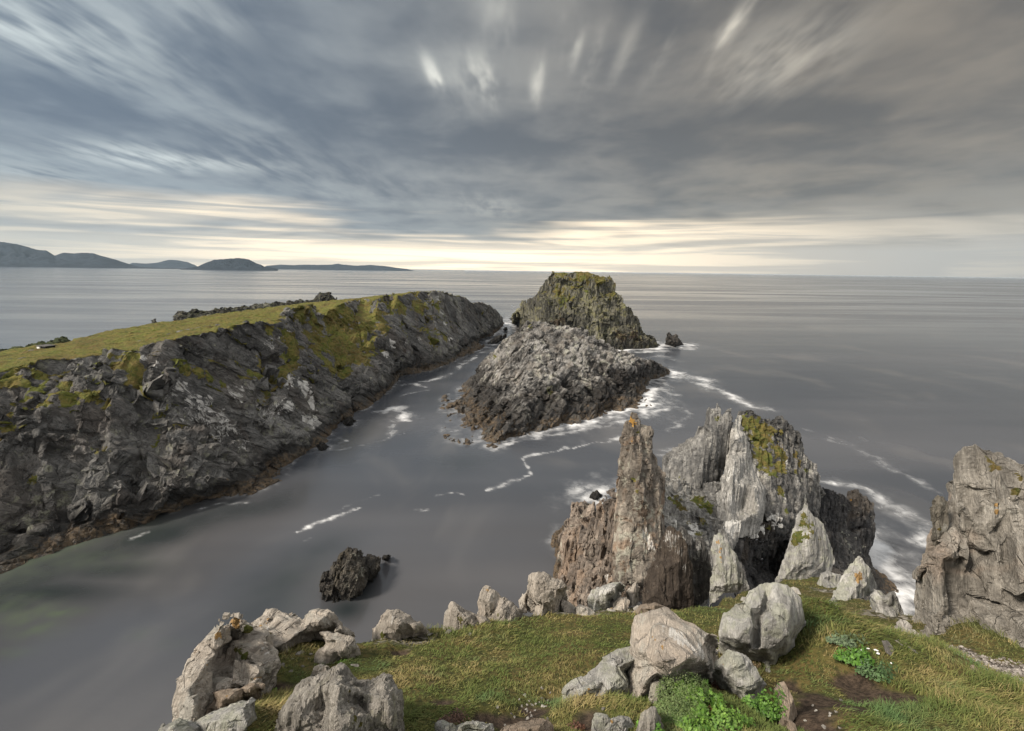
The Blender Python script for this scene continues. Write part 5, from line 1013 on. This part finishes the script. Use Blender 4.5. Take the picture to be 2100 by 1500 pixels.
for i in range(26): stone(rg.gauss(1845, 26), rg.gauss(1308, 16), rg.uniform(5, 15), 'grey rubble stone in the heap below the rock wall', 'rubble stones below the rock wall', rg)
for i in range(34): stone(rg.gauss(1255, 45), rg.uniform(1228, 1254), rg.uniform(5, 14), 'pale rubble stone on the rim among the boulders below the brown slab', 'rubble stones on the rim', rg)
for i in range(30): stone(rg.gauss(1085, 32), rg.gauss(1455, 20), rg.uniform(2, 4.5), 'tiny pale chip strewn on the bare patch of the grass', 'chips on the bare patch', rg)
for i in range(9): stone(rg.uniform(1645, 1760), rg.uniform(1435, 1495), rg.uniform(2.5, 5.5), 'small grey stone in the dark soil right of the plank like stone', 'stones in the dark soil', rg)
for i in range(24): stone(rg.gauss(830, 60), rg.gauss(1303, 6), rg.uniform(4, 10), 'small pale stone on the rim near the whitish knobbly rock', 'small stones on the left rim', rg)
for i in range(10): stone(rg.gauss(600, 22), rg.gauss(1372, 22), rg.uniform(2, 6), 'small pale stone in the dry grass beside the pale split boulder', 'stones in the dry grass', rg)
def gravel():
    rng = np.random.RandomState(8); V = []; Fc = []
    bm = bmesh.new()
    base = [(me.vertices, me.polygons) for me in protos]
    pv = [np.array([v.co[:] for v in a]) for a, b in base]; pf = [[list(p.vertices) for p in b] for a, b in base]
    for i in range(5200):
        a, b, r = PATH[rng.randint(len(PATH))]
        c = onG(a, b); x = c[0] + rng.normal() * r * .75; y = c[1] + rng.normal() * r * .75
        if field(np.array([[x, y]]), PATH)[0] < .3: continue
        z, d = ledge_z(np.array([x]), np.array([y])); s = .008 + .022 * rng.rand() ** 2
        k = rng.randint(len(pv)); th = rng.rand() * 6.28; R_ = np.array([[math.cos(th), -math.sin(th), 0], [math.sin(th), math.cos(th), 0], [0, 0, 1]])
        o0 = len(V); V += list(pv[k] @ R_.T * s + np.array([x, y, z[0] + s * .15])); Fc += [[q + o0 for q in f] for f in pf[k]]
    m, t, b = new_mat('gravel_stone', .9); gi = t.node('ShaderNodeNewGeometry').outputs['Random Per Island']
    t.l.new(t.mix(gi, (.10, .085, .072), (.36, .33, .30)), b.inputs['Base Color'])
    tag(link_mesh('gravel', np.array(V), Fc, m, origin=(0, 0, 30)), kind='stuff', label='loose grey gravel of the trodden path', cat='gravel')
gravel()
# ---------------------------------------------------------------- sea
def build_sea():
    az = np.concatenate([np.linspace(-1.25, 1.25, 820)])
    r = np.concatenate([np.geomspace(18, 700, 560), np.geomspace(720, 60000, 70)])
    A, Rr = np.meshgrid(az, r, indexing='ij')
    V = np.stack([np.sin(A) * Rr, np.cos(A) * Rr - 6, np.zeros_like(A)], -1).reshape(-1, 3)
    Q = grid_faces(len(az), len(r))[:, ::-1]
    near = V[:, 1] < 900
    idx = np.where(near)[0]
    S = np.concatenate(SHORE); kd = kdtree.KDTree(len(S))
    for i, p in enumerate(S): kd.insert((p[0], p[1], 0), i)
    kd.balance()
    dist = np.full(len(V), 60.0)
    fnd = kd.find
    for i in idx: dist[i] = fnd((V[i, 0], V[i, 1], 0))[2]
    foam = np.zeros(len(V)); film = np.zeros(len(V))
    # surf strength along the shores: strong on the ocean side, weak in the calm cove
    X, Yp, Z = proj(V)
    surf = np.clip(0.10 + 0.75 * sstep(-14, 30, V[:, 0] + 0.10 * (V[:, 1] - 110)), 0, 1)
    surf *= sstep(66, 95, V[:, 1] + np.maximum(V[:, 0], 0) * 1.2)
    wob = fbm(V / 7.0, 3); wob2 = fbm(V / 2.2 + 5, 3)
    wdt = 0.9 + 5.2 * surf + V[:, 1] * 0.006
    fe = np.exp(-np.maximum(dist - 0.15, 0) / (wdt * (0.55 + 0.45 * np.clip(wob + .4, 0, 2))))
    foam = np.maximum(foam, fe * (0.25 + 1.0 * surf) * np.clip(0.75 + 0.7 * wob + .4 * wob2, 0, 1.4) * sstep(55, 75, V[:, 1] + np.maximum(V[:, 0], 0)))
    foam = np.maximum(foam, .5 * surf * np.exp(-dist / (wdt * 1.9 + .5)) * np.clip(.8 + .6 * fbm(V / 16.0 + 9, 3), .1, 1.3) * sstep(60, 80, V[:, 1] + np.maximum(V[:, 0], 0)))
    lines = [  # (px,py,width px) drifting foam lines, strength
        (.85, [(1380,765,20),(1408,775,28),(1440,782,22),(1458,800,14),(1485,812,10),(1530,828,14),(1560,838,16),(1580,845,8)]),
        (.75, [(1330,795,14),(1355,815,18),(1368,840,12),(1345,850,10),(1300,855,8)]),
        (.55, [(1412,842,6),(1411,857,7),(1390,868,9),(1372,884,9)]),
        (.8, [(1290,862,8),(1260,868,12),(1210,880,12),(1150,890,10),(1100,898,10),(1060,908,10),(1010,922,10)]),
        (.7, [(1070,940,7),(1085,935,9),(1110,930,7),(1140,925,7),(1158,918,9),(1172,922,6),(1185,915,5),(1215,910,4),(1240,905,6),(1275,900,12),(1275,905,12)]),
        (.7, [(1000,1006,6),(1020,1000,10),(1045,988,10),(1070,982,6),(1088,975,4),(1080,958,5),(1072,940,4)]),
        (.5, [(890,1018,5),(910,1014,7),(935,1010,6),(950,1015,5)]),
        (.5, [(852,1045,5),(868,1048,6),(882,1046,5)]),
        (.85, [(1190,1012,30),(1215,995,34),(1245,990,30),(1262,1000,26)]),
        (.9, [(1345,936,12),(1370,934,16),(1400,926,14)]),
        (.8, [(610,1092,5),(640,1078,12),(670,1066,12),(700,1055,8),(735,1042,4)]),
        (.35, [(690,1050,5),(730,1030,8),(780,1015,6)]),
        (.45, [(620,1112,4),(640,1104,6)]),
        (.35, [(675,925,6),(700,922,10),(740,914,5),(790,902,4),(830,888,3)]),
        (.75, [(672,905,10),(690,898,14),(710,905,6)]),
        (.95, [(770,845,6),(795,842,12),(822,836,12),(818,855,16),(800,862,14),(830,862,8)]),
        (.55, [(805,872,8),(802,888,10),(790,900,6)]),
        (.6, [(830,790,10),(850,788,12),(870,795,8)]),
        (.55, [(860,783,10),(895,778,12),(925,765,10),(960,740,10),(990,722,8)]),
        (.4, [(820,812,8),(850,805,7),(880,800,6)]),
        (.5, [(1000,700,10),(1030,690,12),(1045,675,12),(1035,655,10),(1060,640,12),(1050,625,8)]),
        (.8, [(1290,722,10),(1320,724,12),(1355,720,14),(1365,712,16),(1395,716,14),(1420,705,10)]),
        (.5, [(1320,735,10),(1350,730,12),(1400,742,8)]),
        (.45, [(1655,880,7),(1700,900,10),(1750,918,12),(1790,938,12),(1830,960,12),(1880,985,12),(1920,1005,10)]),
        (.9, [(1680,985,10),(1715,990,12),(1760,1000,12),(1790,1008,10)]),
        (.8, [(1790,1010,12),(1830,1030,22),(1860,1055,28),(1890,1090,26),(1912,1115,24)]),
        (.5, [(1795,1040,8),(1830,1035,10)]),
        (.75, [(1775,1150,26),(1800,1160,34),(1835,1175,20),(1860,1190,14)]),
        (.5, [(1790,1140,14),(1840,1150,16),(1890,1165,14)]),
        (.3, [(1830,1185,20),(1860,1215,20),(1875,1240,16)]),
        (.25, [(1810,860,6),(1760,862,8)]), (.2, [(1440,840,14),(1500,860,12)]),
        (.28, [(1745,885,5),(1775,905,6)]),
        (.5, [(400,1048,8),(450,1032,8),(480,1034,10),(515,1030,6)]),
        (.5, [(270,1105,8),(300,1092,10)]), (.4, [(590,975,8),(598,955,8),(615,935,8)]),
    ]
    P2 = V[:, :2]
    for st, L in lines:
        W3 = np.array([atz(a, b, 0.0)[:2] for a, b, w in L])
        ww = np.array([w * (0.55 if a < 1180 else 0.95) * (1.5 if 760 < a < 840 and 820 < b < 900 else 1.) * atz(a, b, 0.0)[1] / F for a, b, w in L])
        lo = W3.min(0) - ww.max() * 6 - 4; hi = W3.max(0) + ww.max() * 6 + 4
        k = np.where((P2 > lo).all(1) & (P2 < hi).all(1))[0]
        if not len(k): continue
        q = P2[k]; q3 = np.stack([q[:, 0], q[:, 1], np.zeros(len(k))], 1)
        wmid = ww.mean()
        q = q + np.stack([fbm(q3 / (wmid * 5) + 3, 4), fbm(q3 / (wmid * 5) + 30, 4)], 1) * wmid * 1.7
        best = np.zeros(len(k))
        for i in range(len(L) - 1):
            a, b = W3[i], W3[i + 1]; ab = b - a
            tt = np.clip(((q - a) @ ab) / (ab @ ab + 1e-9), 0, 1)
            dd = np.linalg.norm(q - (a + tt[:, None] * ab), axis=1)
            w = ww[i] * (1 - tt) + ww[i + 1] * tt
            # elongated towards the viewer's line of sight: widths are measured across the picture, so stretch in depth
            best = np.maximum(best, 0.38 * np.exp(-(dd / (w * 1.1)) ** 2) + 0.55 * np.exp(-dd / (w * 2.0)))
        foam[k] = np.maximum(foam[k], best * st * (1.0 if L[0][0] < 1180 else .85) * np.clip(0.8 + 0.7 * fbm(q3 / (wmid * 6) + 50, 4), 0.1, 1.2))
    # colour of the water: green over the shallow ledges, brown-grey silt in the cove, slate outside
    cove = sstep(95, 60, V[:, 1] + V[:, 0] * 0.25) 
    sh = np.exp(-np.maximum(dist - 0.3, 0) / 2.2) * sstep(80, 60, V[:, 1]) * sstep(-22, -34, V[:, 0]) * np.clip(.6 + .8 * fbm(V / 4 + 8, 3), 0, 1)
    green = sh
    for (px, py, rx, ry, s) in [(120,1256,44,12,1.0),(60,1262,40,26,.9),(70,1290,50,22,.7),(20,1240,50,30,.6),(160,1150,120,22,.45),(30,1180,60,24,.5),(290,1300,30,14,.25),(350,1320,24,14,.25),(20,1340,40,16,.35)]:
        c = atz(px, py, 0); sx = rx * c[1] / F * 1.2; sy = ry * c[1] ** 2 / (H * F) * 1.25
        g = np.exp(-((V[:, 0] - c[0]) / sx) ** 2 - ((V[:, 1] - c[1]) / sy) ** 2)
        green = np.maximum(green, s * g * np.clip(.8 + .8 * wob2, .2, 1.3))
    shaded = np.clip(.95 * np.exp(-((dist - 5.5) / 5.0) ** 2) * sstep(92, 66, V[:, 1]) * sstep(-18, -34, V[:, 0]) * np.clip(.9 + .5 * fbm(V / 9 + 2, 3), 0, 1.2), 0, 1)  # shade off the left cliff foot, painted into the water colour
    for (px, py, rx, ry, s) in [(100,1215,170,26,1.0),(230,1170,130,22,.8),(20,1240,90,24,.8),(712,1250,46,26,1.0),(745,1215,30,24,.8),(950,950,60,20,.35)]:  # painted shade: more at the cliff foot, plus the cove boulder's dark reflection
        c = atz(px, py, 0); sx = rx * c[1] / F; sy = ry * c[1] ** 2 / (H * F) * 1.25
        shaded = np.maximum(shaded, s * np.exp(-((V[:, 0] - c[0]) / sx) ** 2 - ((V[:, 1] - c[1]) / sy) ** 2))
    m, t, b = new_mat('sea_water', 0.2, 0.5)
    geo = t.node('ShaderNodeNewGeometry'); P = geo.outputs['Position']
    slate, silt = (0.048, 0.055, 0.067), (0.067, 0.066, 0.069)
    big = t.noise(t.scale(P, (0.018, 0.035, 0)), 1.0, 3, 0.5, 0.3)
    str_ = t.noise(t.scale(P, (0.0016, 0.012, 0)), 1.0, 4, 0.6, 0.2)
    col = t.mix(t.m('MULTIPLY', t.attr('cove'), t.ramp(big, 0.3, 0.7, 0.35, 1.0)), slate, silt)
    col = t.mix(t.m('MULTIPLY', t.ramp(t.noise(t.scale(P, (0.05, 0.028, 0)), 1.0, 3, 0.5, 0.6), 0.5, 0.75), 0.5), col, (0.12, 0.118, 0.118))
    col = t.mix(t.m('MULTIPLY', t.ramp(str_, 0.46, 0.66), 0.35), col, (0.15, 0.15, 0.16))
    col = t.mix(t.m('MULTIPLY', t.attr('shaded'), 0.85), col, (0.014, 0.020, 0.022))
    col = t.mix(t.m('MULTIPLY', t.attr('green'), 0.75), col, (0.072, 0.094, 0.062))
    fn = t.noise(P, 0.55, 5, 0.68, 0.6)
    fn2 = t.noise(t.scale(P, (0.25, 0.11, 0)), 1.0, 4, 0.6, 0.5)
    fa = t.m('MULTIPLY', t.attr('foam'), t.m('ADD', 0.45, t.m('ADD', t.m('MULTIPLY', t.ramp(fn, 0.3, 0.7), 0.55), t.m('MULTIPLY', t.ramp(fn2, 0.35, 0.65), 0.4))))
    fa = t.m('MULTIPLY', t.ramp(fa, 0.06, 1.05), 0.92)
    col = t.mix(fa, col, (0.70, 0.71, 0.72))
    t.l.new(col, b.inputs['Base Color'])
    st2 = t.noise(t.scale(P, (0.0009, 0.0040, 0)), 1.0, 4, 0.55, 0.5)
    t.l.new(t.m('ADD', t.m('ADD', t.ramp(st2, 0.32, 0.70, 0.13, 0.17), t.ramp(str_, 0.4, 0.65, 0, .10)), t.m('MULTIPLY', fa, 0.5)), b.inputs['Roughness'])
    rp = t.noise(t.scale(P, (0.35, 0.8, 0)), 1.0, 4, 0.6)
    rp2 = t.noise(t.scale(P, (0.02, 0.07, 0)), 1.0, 3, 0.55)
    bp = t.node('ShaderNodeBump', {'Height': t.m('ADD', rp, t.m('MULTIPLY', rp2, 4.0)), 'Distance': 0.08, 'Strength': 0.18})
    t.l.new(bp.outputs[0], b.inputs['Normal'])
    o = link_mesh('sea', V, Q, m, origin=(0, 0, 0), smooth=True, attrs=dict(foam=foam, cove=cove, green=green, shaded=shaded))
    tag(o, kind='structure')
build_sea()

# ---------------------------------------------------------------- the air over the bay
def haze():
    bm = bmesh.new(); box(bm, -15500, 15500, -600, 18500, -30, 900)
    m = bpy.data.materials.new('sea_haze'); m.use_nodes = True; n = m.node_tree.nodes; n.clear()
    o_ = n.new('ShaderNodeOutputMaterial'); v = n.new('ShaderNodeVolumePrincipled')
    v.inputs['Color'].default_value = (.62, .82, 1.0, 1); v.inputs['Density'].default_value = HAZE_D; v.inputs['Anisotropy'].default_value = 0.0
    m.node_tree.links.new(v.outputs[0], o_.inputs['Volume'])
    o = bm_obj('haze', bm, m); tag(o, kind='stuff', label='thin blue grey sea haze', cat='haze')
HAZE_D = 1.7e-5
haze()
